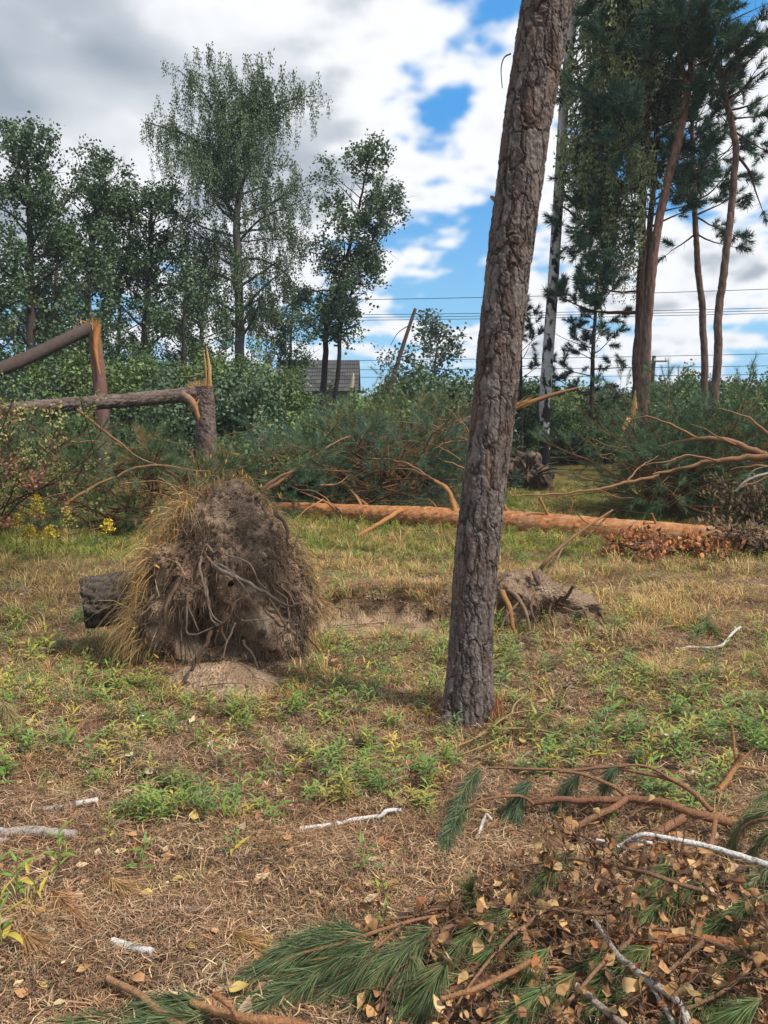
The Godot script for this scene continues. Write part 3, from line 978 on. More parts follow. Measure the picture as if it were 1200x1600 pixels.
	for q: Vector3 in [PZ(668, 525, 18.0), PZ(664, 535, 18.0), PZ(605, 545, 18.0), PZ(608, 560, 18.0), PZ(600, 552, 18.0), PZ(672, 515, 18.0), PZ(676, 540, 18.0), PZ(612, 575, 18.0)]:
		for k in 3:
			cp.put(Transform3D(Basis(rand_dir(), R(0, 6)), q - b + rand_dir() * 0.15), vary(C(84, 98, 84), 0.2))
	scatter("foliage", leafy_hang, cp, dp)
	# a pale snapped sapling before the shed
	var sp := thing("snapped_sapling", "snapped sapling with a pale torn top in the bushes before the shed", "dead tree", G(PZ(541, 650, 17.0).x, -17.0))
	b = sp.position
	part("stem", stick([Vector3.ZERO, PZ(543, 640, 17.0) - b, PZ(549, 606, 17.0) - b], 0.035, 0.03, C(100, 86, 76), C(120, 98, 80)).mesh(M.bark), sp)
	part("torn_top", stick([PZ(549, 606, 17.0) - b, PZ(551, 595, 17.0) - b, PZ(552, 583, 17.0) - b], 0.045, 0.025, C(228, 206, 168), C(232, 214, 180), 7, 0.5).mesh(M.wood), sp)

	# bushes, row by row
	var grn := C(100, 120, 64)
	var yel := C(138, 150, 74)
	var blu := C(86, 106, 74)
	var rows := [
		[40, 19.5, 1.6, 2.5, blu, "dark bush behind the low broken trunk at the far left"],
		[120, 20.5, 1.5, 2.6, grn, "green bush at the foot of the tall broken pine"],
		[205, 20.0, 1.4, 2.3, blu, "dark green bush between the two snapped pine stems"],
		[265, 20.5, 1.4, 2.8, grn, "tall bush behind the splintered stump, on its left"],
		[350, 17.5, 1.5, 2.4, blu, "dense dark bush right of the splintered stump"],
		[395, 21.0, 1.4, 3.0, grn, "bush under the weeping birch, left of the shed"],
		[445, 18.5, 1.3, 1.5, yel, "light green bush in front of the left end of the shed"],
		[500, 16.5, 1.3, 1.4, grn, "low bush in front of the dark aspen stems"],
		[560, 19.0, 1.3, 1.6, yel, "yellow-green bush around the pale snapped sapling"],
		[610, 17.0, 1.2, 1.8, grn, "bush at the foot of the leaning dead pole"],
		[645, 20.0, 1.3, 2.4, blu, "dark bush right of the leaning dead pole"],
		[705, 18.0, 1.4, 2.4, blu, "dark bush just left of the standing pine trunk"],
		[762, 25.0, 1.4, 2.4, grn, "bush right behind the standing pine trunk"],
		[806, 27.5, 1.4, 2.3, grn, "bush between the standing pine and the white birch"],
		[890, 29.0, 1.5, 2.2, yel, "light bush on the clearing right of the white birch"],
		[940, 25.0, 1.6, 2.1, grn, "bush under the young layered pine"],
		[1010, 26.0, 1.5, 2.0, blu, "bush at the foot of the crossing pine trunks"],
		[1060, 28.0, 1.8, 2.6, grn, "bush between the two pairs of pine trunks"],
		[1120, 27.0, 1.7, 2.4, blu, "bush at the foot of the rightmost pine trunks"],
		[1180, 24.0, 1.6, 2.4, blu, "dark bush by the right edge in front of the white hut"],
		[1215, 19.0, 1.3, 2.2, grn, "bush cut by the right edge above the fallen crown"],
		[480, 13.6, 0.7, 1.0, grn, "small leafy bush right behind the root plate"],
		[420, 14.5, 0.9, 1.3, C(112, 128, 84), "pale green bush behind the top of the root plate"],
		[610, 27.0, 1.8, 2.2, yel, "far bush seen right of the shed"],
		[330, 27.0, 2.2, 3.4, grn, "far bush under the weeping birch's left side"],
		[190, 24.0, 1.8, 3.0, blu, "far bush below the gap between the left aspens"],
		[70, 25.0, 2.0, 3.2, blu, "far bush below the tall left aspen"]]
	for q: Array in rows:
		var z: float = q[1]
		var at := G((q[0] - 600.0) / F * z, -z)
		bush("bush", q[5], at, q[2], q[3], int(16 + q[2] * 9), q[4], {"sc": 1.0 + z * 0.02, "dens": 1.5})
	# the closing wood, far off on both sides
	for k in 26:
		var x := -42.0 + k * 3.4 + R(-1, 1)
		var z := -58.0 - R(0, 14) - absf(x) * 0.2
		var gap := x > -9.0 and x < 3.0
		bush("far_thicket", "distant thicket %s" % ["behind the left aspens" if x < -12.0 else ("around the shed" if x < 0.0 else ("behind the tall pines" if x < 24.0 else "beyond the right edge"))], Vector3(x, 0, z), R(2.4, 3.6), R(1.8, 2.6) if gap else R(2.4, 3.6), 22, vary(C(84, 100, 78), 0.15), {"sc": 3.4, "dens": 0.7, "cat": "thicket", "group": "distant thickets along the horizon", "mesh": leafy_far})
	# the shrub with turning leaves, left edge
	var sh := thing("turning_shrub", "leaning shrub with yellow, pink and green leaves at the left edge", "shrub", G(-4.3, -8.4))
	b = sh.position
	var wm := MB.new()
	var cps := Copies3.new()
	var tints := [C(176, 160, 92), C(168, 118, 92), C(120, 128, 72), C(150, 140, 84), C(128, 92, 70)]
	for k in 9:
		var e: Vector3 = [PZ(70, 615, 8.4), PZ(40, 560, 8.6), PZ(75, 585, 8.2), PZ(20, 600, 8.3), PZ(60, 645, 8.1), PZ(10, 650, 8.5), PZ(38, 690, 8.2), PZ(30, 540, 8.9), PZ(95, 680, 8.0)][k] - b
		limb(wm, cps, Vector3(-0.2, 0.0, R(-0.2, 0.2)), e + Vector3(0.2, 0, 0), (e + Vector3(0.2, 0, 0)).length(), 0.012, 0.05, tints[k % 5], 0.55, 0.62, C(96, 80, 66))
	part("stems", wm.mesh(M.wood), sh)
	scatter("foliage", leafy_bush, cps, sh)

func birch_white(bp: Array) -> void:
	var base: Vector3 = bp[0]
	var o := thing("birch_tree", "white-barked birch with black patches and drooping olive foliage", "birch tree", base)
	var rel := []
	for q: Vector3 in bp:
		rel.append(q - base)
	var path := spline(rel, 60)
	var m := MB.new()
	var rad := radii(path.size(), 0.165, 0.095)
	for k in 8:
		rad[k] += 0.06 * (1.0 - k / 8.0)
	tube(m, path, rad, 28, Color.WHITE, Color.WHITE, 0.05, 0.0)
	var white := C(214, 211, 205)
	var blk := C(52, 48, 46)
	for k in m.v.size():
		var q := m.v[k]
		var s := n_mid.get_noise_3d(q.x * 5.0, q.y * 2.2, q.z * 5.0) * 1.1 + n_fine.get_noise_3d(q.x * 6.0, q.y * 22.0, q.z * 6.0) * 0.5
		var lowd := 0.55 * (1.0 - smoothstep(0.2, 2.2, q.y)) + 0.12
		var f := smoothstep(0.20, 0.32, s + lowd)
		m.c[k] = white.lerp(C(150, 146, 142), clampf(n_fine.get_noise_3d(q.x * 3.0, q.y * 40.0, q.z * 3.0), 0.0, 0.5)).lerp(blk, f)
	part("trunk", m.mesh(M.wood), o)
	var w := MB.new()
	var cp := Copies3.new()
	var t := C(140, 148, 98)
	var wood := C(92, 82, 76)
	# upper limbs reaching right, with long hanging strands
	var ex := [
		[0.62, 905, 95, 21.0, 0.6], [0.66, 945, 40, 21.0, 0.6], [0.7, 985, 10, 20.6, 0.5], [0.6, 960, 110, 20.6, 0.5], [0.58, 985, 150, 20.8, 0.4], [0.72, 1010, -10, 21.0, 0.4],
		[0.74, 1040, 20, 21.2, 0.4], [0.55, 945, 190, 21.0, 0.4], [0.5, 930, 240, 21.0, 0.3], [0.78, 1000, -60, 20.4, 0.3], [0.8, 960, -60, 21.6, 0.3], [0.63, 1000, 80, 21.6, 0.4],
		[0.67, 1045, 80, 21.4, 0.4], [0.6, 930, 150, 21.8, 0.4], [0.75, 1085, 30, 20.8, 0.3], [0.56, 975, 205, 20.6, 0.3], [0.7, 970, 60, 20.4, 0.4], [0.8, 1060, -40, 21.6, 0.3], [0.52, 960, 280, 20.8, 0.2], [0.53, 985, 250, 21.3, 0.2], [0.5, 945, 320, 21.0, 0.2], [0.5, 985, 330, 20.6, 0.1], [0.48, 960, 380, 20.8, 0.1], [0.55, 1005, 270, 20.3, 0.1], [0.58, 1020, 170, 20.4, 0.2], [0.62, 990, 180, 20.2, 0.2], [0.66, 1015, 120, 20.2, 0.3], [0.6, 930, 270, 20.6, 0.2], [0.7, 1060, 60, 20.2, 0.3], [0.52, 920, 200, 20.5, 0.2]]
	limb_from = 0.5
	for e: Array in ex:
		var a := along(path, e[0])
		var q := PZ(e[1], e[2], e[3]) - base
		limb(w, cp, a, q - a, (q - a).length(), 0.03, e[4], t, 0.95, 1.15, wood, 1.0, 1.8)
	limb_from = 0.22
	for k in 5:
		var tt := R(0.8, 1.0)
		var az := R(0, TAU)
		limb(w, cp, along(path, tt), Vector3(cos(az), 0.5, sin(az)), R(0.8, 1.6), 0.02, 0.1, t, 0.8, 1.0, wood, 1.0, 0.9)
	part("limbs", w.mesh(M.wood), o).set_meta("kind", "stuff")
	scatter("crown", leafy_hang, cp, o)

# ---------------------------------------------------------------- snapped pines and fallen crowns
func splinters(m: MB, at: Vector3, up: Vector3, r: float, count: int, ln: float) -> void:
	for k in count:
		var a := R(0, TAU)
		var u := up.cross(Vector3.RIGHT if absf(up.x) < 0.8 else Vector3.UP).normalized()
		var o := u.rotated(up, a) * r * sqrt(R(0, 1))
		var d := (up + rand_dir() * 0.22).normalized()
		var l := ln * R(0.25, 1.0)
		var s := R(0.003, 0.011)
		var col := C(206, 150, 92) if k % 3 else C(224, 188, 136)
		tube(m, PackedVector3Array([at + o - up * 0.05, at + o + d * l * 0.6, at + o + d * l]), PackedFloat32Array([s, s * 0.7, 0.002]), 4, col, C(216, 166, 104), 0.3, 0.1)

func rels(p: Array, b: Vector3) -> Array:
	var o := []
	for q: Vector3 in p:
		o.append(q - b)
	return o

func build_crowns() -> void:
	var bark := C(138, 122, 114)
	var bark2 := C(154, 132, 120)
	# the low snapped pine: stump, hinge, stem lying out to the left, upright splinter
	var z := 13.0
	var top := PZ(318, 604, z)
	var sp := thing("snapped_pine", "pine snapped at head height, its stem hinged level to the left", "snapped pine", G(PZ(324, 720, z).x, -z))
	var b := sp.position
	var sm := stick(rels([b, PZ(321, 660, z), PZ(318, 604, z)], b), 0.175, 0.15, bark, bark2, 48, 0.06, 50)
	bark_relief(sm, 17.0, 0.012, Vector3(1, 0.3, 1), C(138, 122, 114), C(106, 92, 86), C(72, 58, 52), 0.5)
	part("stump", sm.mesh(M.bark), sp)
	var stem := stick(rels([PZ(322, 612, z), PZ(270, 619, z - 0.1), PZ(180, 627, z - 0.5), PZ(80, 634, z - 1.0), PZ(-40, 648, z - 1.6), PZ(-220, 690, z - 2.4)], b), 0.125, 0.078, bark2, bark, 48, 0.06, 40)
	bark_relief(stem, 17.0, 0.012, Vector3(0.25, 1, 0.6), C(136, 122, 114), C(102, 90, 84), C(70, 58, 52), 0.3)
	part("fallen_stem", stem.mesh(M.bark), sp)
	var s := MB.new()
	splinters(s, PZ(318, 606, z) - b, Vector3.UP, 0.14, 46, 0.16)
	splinters(s, PZ(305, 607, z) - b, Vector3(-0.8, 0.3, 0.2).normalized(), 0.1, 22, 0.16)
	splinters(s, PZ(309, 622, z - 0.1) - b, Vector3(-0.4, -0.9, 0.2).normalized(), 0.06, 24, 0.3)
	part("torn_wood", s.mesh(M.wood), sp)
	part("hinge", stick(rels([PZ(285, 615, z - 0.1), PZ(303, 632, z - 0.12), PZ(313, 660, z - 0.12)], b), 0.09, 0.025, bark2, C(206, 150, 96), 8, 0.4).mesh(M.wood), sp)
	var s2 := MB.new()
	tube(s2, spline(rels([PZ(327, 606, z), PZ(327, 575, z), PZ(322, 540, z)], b), 5), radii(11, 0.05, 0.006), 5, C(218, 172, 110), C(226, 196, 142), 0.3)
	tube(s2, spline(rels([PZ(324, 606, z), PZ(321, 570, z), PZ(318, 546, z)], b), 5), radii(11, 0.03, 0.004), 5, C(206, 150, 90), C(222, 186, 130), 0.3)
	part("upright_splinter", s2.mesh(M.wood), sp)
	part("broken_twig", stick(rels([PZ(322, 580, z), PZ(300, 588, z), PZ(276, 588, z + 0.2)], b), 0.01, 0.004, C(190, 160, 110), C(190, 160, 110)).mesh(M.wood), sp)
	# the tall snapped pine behind it
	z = 15.0
	var tp := thing("snapped_pine", "pine snapped high up, its top leaning down to the left", "snapped pine", G(PZ(164, 700, z).x, -z))
	b = tp.position
	part("stump", stick(rels([b, PZ(159, 640, z), PZ(153, 570, z), PZ(146, 512, z)], b), 0.14, 0.105, C(112, 94, 96), C(150, 110, 88), 16, 0.15, 12).mesh(M.bark), tp)
	part("fallen_stem", stick(rels([PZ(142, 512, z), PZ(100, 532, z - 0.3), PZ(50, 556, z - 0.7), PZ(-30, 590, z - 1.4), PZ(-150, 640, z - 2.2)], b), 0.115, 0.115, C(96, 84, 78), C(84, 74, 70), 16, 0.12, 12).mesh(M.bark), tp)
	s = MB.new()
	splinters(s, PZ(147, 514, z) - b, Vector3.UP, 0.13, 40, 0.22)
	splinters(s, PZ(140, 514, z) - b, Vector3(-0.8, 0.3, 0.1).normalized(), 0.1, 26, 0.3)
	part("torn_wood", s.mesh(M.wood), tp)
	part("peeled_strip", stick(rels([PZ(152, 512, z - 0.12), PZ(149, 545, z - 0.15), PZ(156, 585, z - 0.17)], b), 0.07, 0.015, C(212, 146, 84), C(196, 140, 96), 6, 0.3).mesh(M.wood), tp)
	# the far splintered stump on the right
	z = 18.0
	var rp := thing("splintered_stump", "low splintered pine stump with torn orange wood below the crossing pine trunks", "tree stump", G(PZ(986, 690, z).x, -z))
	b = rp.position
	part("stump", stick(rels([b, PZ(986, 665, z), PZ(987, 650, z)], b), 0.13, 0.12, bark, bark2, 14, 0.15, 8).mesh(M.bark), rp)
	s = MB.new()
	splinters(s, PZ(987, 652, z) - b, Vector3.UP, 0.11, 26, 0.35)
	tube(s, PackedVector3Array([PZ(990, 652, z) - b, PZ(991, 632, z) - b, PZ(993, 610, z) - b]), PackedFloat32Array([0.09, 0.06, 0.01]), 6, C(222, 170, 108), C(228, 196, 140), 0.3)
	tube(s, PackedVector3Array([PZ(985, 652, z - 0.1) - b, PZ(975, 668, z - 0.3) - b, PZ(968, 690, z - 0.4) - b]), PackedFloat32Array([0.07, 0.05, 0.02]), 6, C(226, 180, 120), C(206, 160, 110), 0.3)
	part("torn_wood", s.mesh(M.wood), rp)
	# a snapped limb with an orange broken end, behind the standing pine
	z = 14.5
	var lp := thing("snapped_limb", "snapped limb with an orange broken end sticking out right of the standing pine", "broken branch", PZ(812, 634, z))
	b = lp.position
	part("limb", stick(rels([b, PZ(840, 625, z), PZ(872, 614, z), PZ(903, 606, z + 0.3)], b), 0.055, 0.02, C(196, 140, 88), C(120, 96, 80), 8, 0.2).mesh(M.wood), lp)
	part("limb", stick(rels([PZ(700, 668, z + 0.4), PZ(770, 645, z + 0.2), b], b), 0.09, 0.06, bark, C(150, 112, 86), 8, 0.2).mesh(M.bark), lp)
	s = MB.new()
	splinters(s, Vector3(-0.05, -0.02, 0.03), Vector3(0.75, 0.45, 0.2).normalized(), 0.05, 26, 0.36)
	part("torn_wood", s.mesh(M.wood), lp)

	var pine_green := C(94, 114, 78)
	# left crown of boughs
	fallen_crown("felled_pine_boughs", "tangled green pine boughs heaped at the left under the level snapped stem", [Vector3(-5.6, 0.2, -10.6), Vector3(-3.6, 0.25, -10.9), Vector3(-2.3, 0.2, -11.4)], 100, 0.9, 1.75, 0.95, pine_green, [
		[[120, 640, 9.9], [185, 690, 9.9], [225, 720, 10.0], [290, 735, 10.2], 0.018],
		[[100, 790, 9.4], [165, 752, 9.6], [235, 728, 9.8], [330, 738, 10.2], 0.022],
		[[0, 758, 9.4], [60, 754, 9.5], [115, 757, 9.7], 0.018],
		[[60, 690, 9.6], [95, 725, 9.7], [115, 748, 9.9], 0.012],
		[[110, 690, 9.7], [150, 690, 9.8], [190, 695, 10.0], 0.010],
		[[190, 757, 9.5], [240, 752, 9.6], [290, 765, 9.7], 0.011],
		[[0, 770, 9.3], [50, 780, 9.3], [110, 768, 9.5], 0.010],
		[[30, 700, 9.5], [60, 720, 9.6], [78, 760, 9.6], 0.010]])
	# the boughs behind, between root plate and snapped stump
	fallen_crown("felled_pine_boughs", "blue-green fallen pine crown lying behind the left half of the orange log", [Vector3(-1.6, 0.3, -13.4), Vector3(-0.4, 0.35, -13.0), Vector3(0.5, 0.3, -13.0)], 74, 0.9, 1.8, 0.95, C(88, 114, 90), [
		[[418, 765, 11.8], [455, 738, 12.0], [490, 712, 12.2], [546, 680, 12.6], 0.03],
		[[714, 795, 11.3], [700, 765, 11.5], [678, 750, 11.7], [630, 722, 12.0], [575, 716, 12.3], 0.035],
		[[680, 752, 11.6], [655, 738, 11.8], [620, 732, 12.0], [585, 735, 12.1], 0.018],
		[[535, 800, 11.5], [520, 790, 11.6], [500, 772, 11.8], [455, 762, 12.0], 0.022],
		[[500, 758, 11.9], [530, 755, 12.1], [545, 742, 12.3], 0.02],
		[[575, 790, 11.8], [560, 778, 11.9], [545, 765, 12.1], 0.03]])
	fallen_crown("felled_pine_boughs", "fallen pine crown with bare curling orange twigs just left of the standing pine", [Vector3(-0.3, 0.6, -14.6), Vector3(0.3, 0.6, -14.4), Vector3(0.9, 0.4, -14.2)], 62, 0.9, 1.8, 0.95, C(106, 118, 78), [
		[[735, 690, 12.8], [700, 676, 12.9], [670, 664, 13.1], [612, 660, 13.3], 0.02],
		[[735, 690, 12.8], [722, 662, 12.8], [690, 655, 13.0], [660, 640, 13.2], 0.016],
		[[735, 690, 12.8], [705, 690, 12.8], [680, 700, 12.7], 0.022],
		[[740, 740, 12.2], [710, 726, 12.4], [685, 715, 12.5], 0.024],
		[[735, 690, 12.8], [690, 668, 12.6], [668, 688, 12.6], 0.010],
		[[720, 662, 12.8], [700, 640, 12.9], [685, 634, 13.0], 0.010],
		[[720, 720, 12.3], [690, 700, 12.4], [650, 690, 12.6], [620, 690, 12.7], 0.010],
		[[735, 690, 12.9], [715, 640, 13.0], [745, 628, 13.1], 0.010]])
	# right crown
	fallen_crown("felled_pine_boughs", "wide fallen pine crown with thick orange limbs at the right", [Vector3(3.9, 0.2, -11.7), Vector3(4.6, 0.35, -12.0), Vector3(5.6, 0.4, -12.4), Vector3(7.0, 0.4, -12.2)], 140, 0.9, 1.95, 1.1, C(88, 112, 80), [
		[[1225, 722, 10.2], [1180, 705, 10.4], [1130, 688, 10.6], [1090, 684, 10.8], [1030, 698, 11.0], 0.055],
		[[1225, 716, 10.2], [1175, 714, 10.3], [1120, 720, 10.4], [1070, 730, 10.5], [1020, 742, 10.5], 0.05],
		[[1030, 742, 10.5], [975, 755, 10.4], [930, 765, 10.3], [860, 772, 10.2], [800, 775, 10.2], 0.024],
		[[1090, 684, 10.8], [1050, 665, 10.9], [1010, 652, 11.0], [975, 660, 11.1], 0.02],
		[[1150, 695, 10.4], [1110, 675, 10.5], [1080, 660, 10.6], 0.012],
		[[1215, 690, 10.2], [1185, 665, 10.3], [1150, 645, 10.5], [1120, 640, 10.7], 0.022],
		[[1120, 720, 10.3], [1080, 712, 10.3], [1040, 720, 10.2], [1000, 728, 10.2], 0.016],
		[[980, 752, 10.4], [1000, 730, 10.6], [1030, 712, 10.8], 0.014],
		[[1225, 730, 10.0], [1180, 728, 10.1], [1140, 734, 10.2], 0.022],
		[[930, 765, 10.3], [960, 775, 10.1], [990, 778, 10.0], 0.010],
		[[1200, 745, 9.9], [1175, 755, 9.9], [1145, 768, 9.8], 0.012]])
	var grey := thing("grey_limb", "weathered grey branch lying in the crown at the right edge", "broken branch", PZ(1150, 768, 9.7))
	b = grey.position
	part("limb", stick(rels([b, PZ(1165, 752, 9.7), PZ(1190, 742, 9.8), PZ(1225, 735, 9.9)], b), 0.012, 0.02, C(160, 152, 142), C(170, 160, 150), 7, 0.15).mesh(M.wood), grey)
	part("twig", stick(rels([PZ(1165, 752, 9.7), PZ(1178, 735, 9.7), PZ(1200, 728, 9.7)], b), 0.009, 0.004, C(170, 160, 150), C(170, 160, 150), 5).mesh(M.wood), grey)

	# dead brown leaves in front of and beyond the log's right end
	dead_heap("rusty_leaf_branch", "fallen oak branch with rusty brown leaves before the log's right end", Vector3(3.15, 0, -8.75), 0.85, 0.24, 900, [C(168, 104, 62), C(140, 92, 62), C(122, 88, 66), C(186, 128, 76)])
	dead_heap("withered_leaf_branch", "withered grey-brown leafy branch heaped over the log's end at the right edge", Vector3(4.35, 0, -8.85), 0.8, 0.4, 1000, [C(128, 104, 84), C(112, 90, 74), C(146, 116, 84), C(96, 84, 70)])
	dead_heap("withered_leaf_branch", "dark withered oak branch standing in the fallen crown behind the log's right end", Vector3(4.75, 0.15, -10.35), 0.65, 0.85, 900, [C(122, 100, 76), C(104, 86, 68), C(138, 112, 82), C(92, 84, 62)])

	# the far upturned root plate
	var fp := thing("far_root_plate", "dark distant upturned root plate between the standing pine and the white birch", "root plate", G(PZ(822, 765, 16.0).x, -16.0))
	var fm := MB.new()
	lump(fm, Vector3(0, 0.34, 0), Vector3(1, 0, 0.2).normalized(), Vector3.UP, Vector3(-0.2, 0, 1).normalized(), [0.5, 0.36, 0.42, 0.4, 0.42, 0.55, 0.6, 0.55, 0.45, 0.42, 0.5, 0.62], 0.2, 0.3, 0.16, 80, 50, [], C(84, 72, 66), C(122, 108, 98), C(150, 130, 110))
	part("soil", fm.mesh(M.soil), fp)
	for k in 16:
		var a := R(0.1, 3.0)
		var d := Vector3(cos(a), sin(a) * 0.8, 0.5)
		part("root", stick([Vector3(0, 0.3, 0.15) + d * 0.2, Vector3(0, 0.32, 0.2) + d * 0.45, Vector3(0, 0.25, 0.2) + d * R(0.55, 0.75)], R(0.012, 0.025), 0.005, C(112, 96, 86), C(132, 114, 100), 5, 0.2, 4).mesh(M.wood), fp)

func fallen_crown(called: String, label: String, core: Array, count: int, len0: float, len1: float, tall: float, tint: Color, limbs: Array) -> void:
	var at: Vector3 = core[0]
	at = G(at.x, at.z)
	var o := thing(called, label, "fallen tree crown", at)
	var line := spline(core, 6)
	for l: Array in limbs:
		var p := []
		for k in l.size() - 1:
			p.append(PZ(l[k][0], l[k][1], l[k][2]) - at)
		var r: float = l[-1]
		part("limb", stick(p, r, maxf(r * 0.3, 0.004), C(164, 122, 88), C(156, 128, 98), 8, 0.18, 7, 0.03).mesh(M.wood), o)
	var w := MB.new()
	var cp := Copies3.new()
	pine_cut = -0.1
	clump = R(0, 300)
	for k in count:
		var t := (k + R(0, 1)) / count
		var a := along(line, t) + rand_dir() * 0.35
		a.y = maxf(a.y, 0.1)
		var az := R(0, TAU)
		var d := Vector3(cos(az), R(-0.25, 1.25) * tall, sin(az)).normalized()
		bough(w, cp, a - at, d, R(len0, len1), R(0.012, 0.022), -0.25, tint if k % 13 else C(146, 124, 84), 12.0, 1.15, C(136, 104, 78), 0.25)
	pine_cut = -2.0
	# bare twigs that stick out
	for k in int(count * 0.6):
		var a := along(line, R(0, 1)) + rand_dir() * 0.3
		a.y = maxf(a.y, 0.2)
		var az := R(0, TAU)
		var d := Vector3(cos(az), R(0.2, 0.9), sin(az)).normalized()
		var e := a + d * R(0.9, 1.7)
		var s := wobble(spline([a, a.lerp(e, 0.5) + Vector3(0, R(0.05, 0.3), 0), e], 5), 0.12, 1.5)
		tube(w, rel_arr(s, at), radii(s.size(), R(0.006, 0.011), 0.003), 4, C(150, 116, 86), C(168, 136, 100), 0.1, 0.1)
	part("twigs", w.mesh(M.wood), o).set_meta("kind", "stuff")
	scatter("needles", shoot_mid, cp, o)

func rel_arr(p: PackedVector3Array, b: Vector3) -> PackedVector3Array:
	var o := PackedVector3Array()
	for q in p:
		o.append(q - b)
	return o

func dead_heap(called: String, label: String, at: Vector3, wide: float, high: float, count: int, cols: Array) -> void:
	at = G(at.x, at.z, at.y)
	var o := thing(called, label, "broken branch", at)
	var w := MB.new()
	var cp := Copies3.new()
	for k in 16:
		var az := R(0, TAU)
		var e := Vector3(cos(az) * wide * R(0.5, 1.0), high * R(0.3, 1.0), sin(az) * wide * R(0.3, 0.7))
		var s := wobble(spline([Vector3(R(-0.3, 0.3), 0.03, 0), e * 0.5 + Vector3(0, 0.08, 0), e], 5), 0.1, 2.0)
		tube(w, s, radii(s.size(), 0.012, 0.004), 5, C(112, 94, 80), C(140, 118, 98), 0.15, 0.1)
		for j in count / 16:
			cp.put(Transform3D(Basis(rand_dir(), R(0, TAU)).scaled(Vector3.ONE * R(0.7, 1.25)), along(s, R(0.15, 1.0)) + rand_dir() * R(0.02, 0.14)), vary(cols[rng.randi() % cols.size()], 0.3))
	part("twigs", w.mesh(M.wood), o).set_meta("kind", "stuff")
	var lm := MB.new()
	lm.smooth = false
	leaf(lm, Vector3.ZERO, Vector3.UP, Vector3.FORWARD, 0.075, 0.045, 0.9, 0.2, Color.WHITE, Color.WHITE * 0.85, 1, 3, 0.7)
	scatter("dead_leaves", lm.mesh(M.dead), cp, o)

# A closed lump of soil: outline radii round the facing axis, depth before and behind, rough relief, dents [dir, width, depth]
func lump_point(cx: Vector3, ax: Vector3, ay: Vector3, az: Vector3, ol: Array, df: float, db: float, th: float, ph: float) -> Vector3:
	var f := fposmod(th / TAU, 1.0) * ol.size()
	var k := int(f)
	var t := f - k
	t = t * t * (3.0 - 2.0 * t)
	var r := lerpf(ol[k % ol.size()], ol[(k + 1) % ol.size()], t)
	var s := pow(sin(ph), 0.75)
	var cz := cos(ph)
	return cx + ax * r * s * cos(th) + ay * r * s * sin(th) + az * (df if cz > 0 else db) * signf(cz) * pow(absf(cz), 0.8)

func lump_disp(p: Vector3, amp: float) -> float:
	var a := n_mid.get_noise_3d(p.x * 3.2, p.y * 2.6, p.z * 3.2)
	var rr := 1.0 - absf(n_fine.get_noise_3d(p.x * 7.0, p.y * 2.6, p.z * 7.0)) * 2.0
	var fi := n_fine.get_noise_3d(p.x * 22.0, p.y * 16.0, p.z * 22.0)
	return amp * (a * 1.0 + rr * 0.2 + fi * 0.22 - 0.15)

func lump(m: MB, cx: Vector3, ax: Vector3, ay: Vector3, az: Vector3, ol: Array, df: float, db: float, amp: float, nt: int, np: int, dents: Array, c0: Color, c1: Color, c2: Color) -> void:
	for i in np + 1:
		var ph := PI * clampf(float(i) / np, 0.004, 0.996)
		for j in nt:
			var th := TAU * j / nt
			var p := lump_point(cx, ax, ay, az, ol, df, db, th, ph)
			var d := ((p - cx) + az * cos(ph) * 0.4).normalized()
			var q := p + d * lump_disp(p, amp)
			for e: Array in dents:
				var g: float = exp(-pow(p.distance_to(e[0]) / e[1], 2.0))
				q -= az * e[2] * g
			m.v.append(q)
			var t1 := clampf(0.5 + n_mid.get_noise_3d(p.x * 3.0 + 5.0, p.y * 2.0, p.z * 3.0) * 1.3, 0, 1)
			var t2 := clampf(n_fine.get_noise_3d(p.x * 5.0, p.y * 3.0, p.z * 5.0 + 20.0) * 2.2 - 0.1, 0, 1)
			m.c.append(c0.lerp(c1, t1).lerp(c2, t2 * 0.75))
	for i in np:
		for j in nt:
			var a := i * nt + j
			var b := i * nt + (j + 1) % nt
			m.i.append(a); m.i.append(b); m.i.append(a + nt)
			m.i.append(b); m.i.append(b + nt); m.i.append(a + nt)

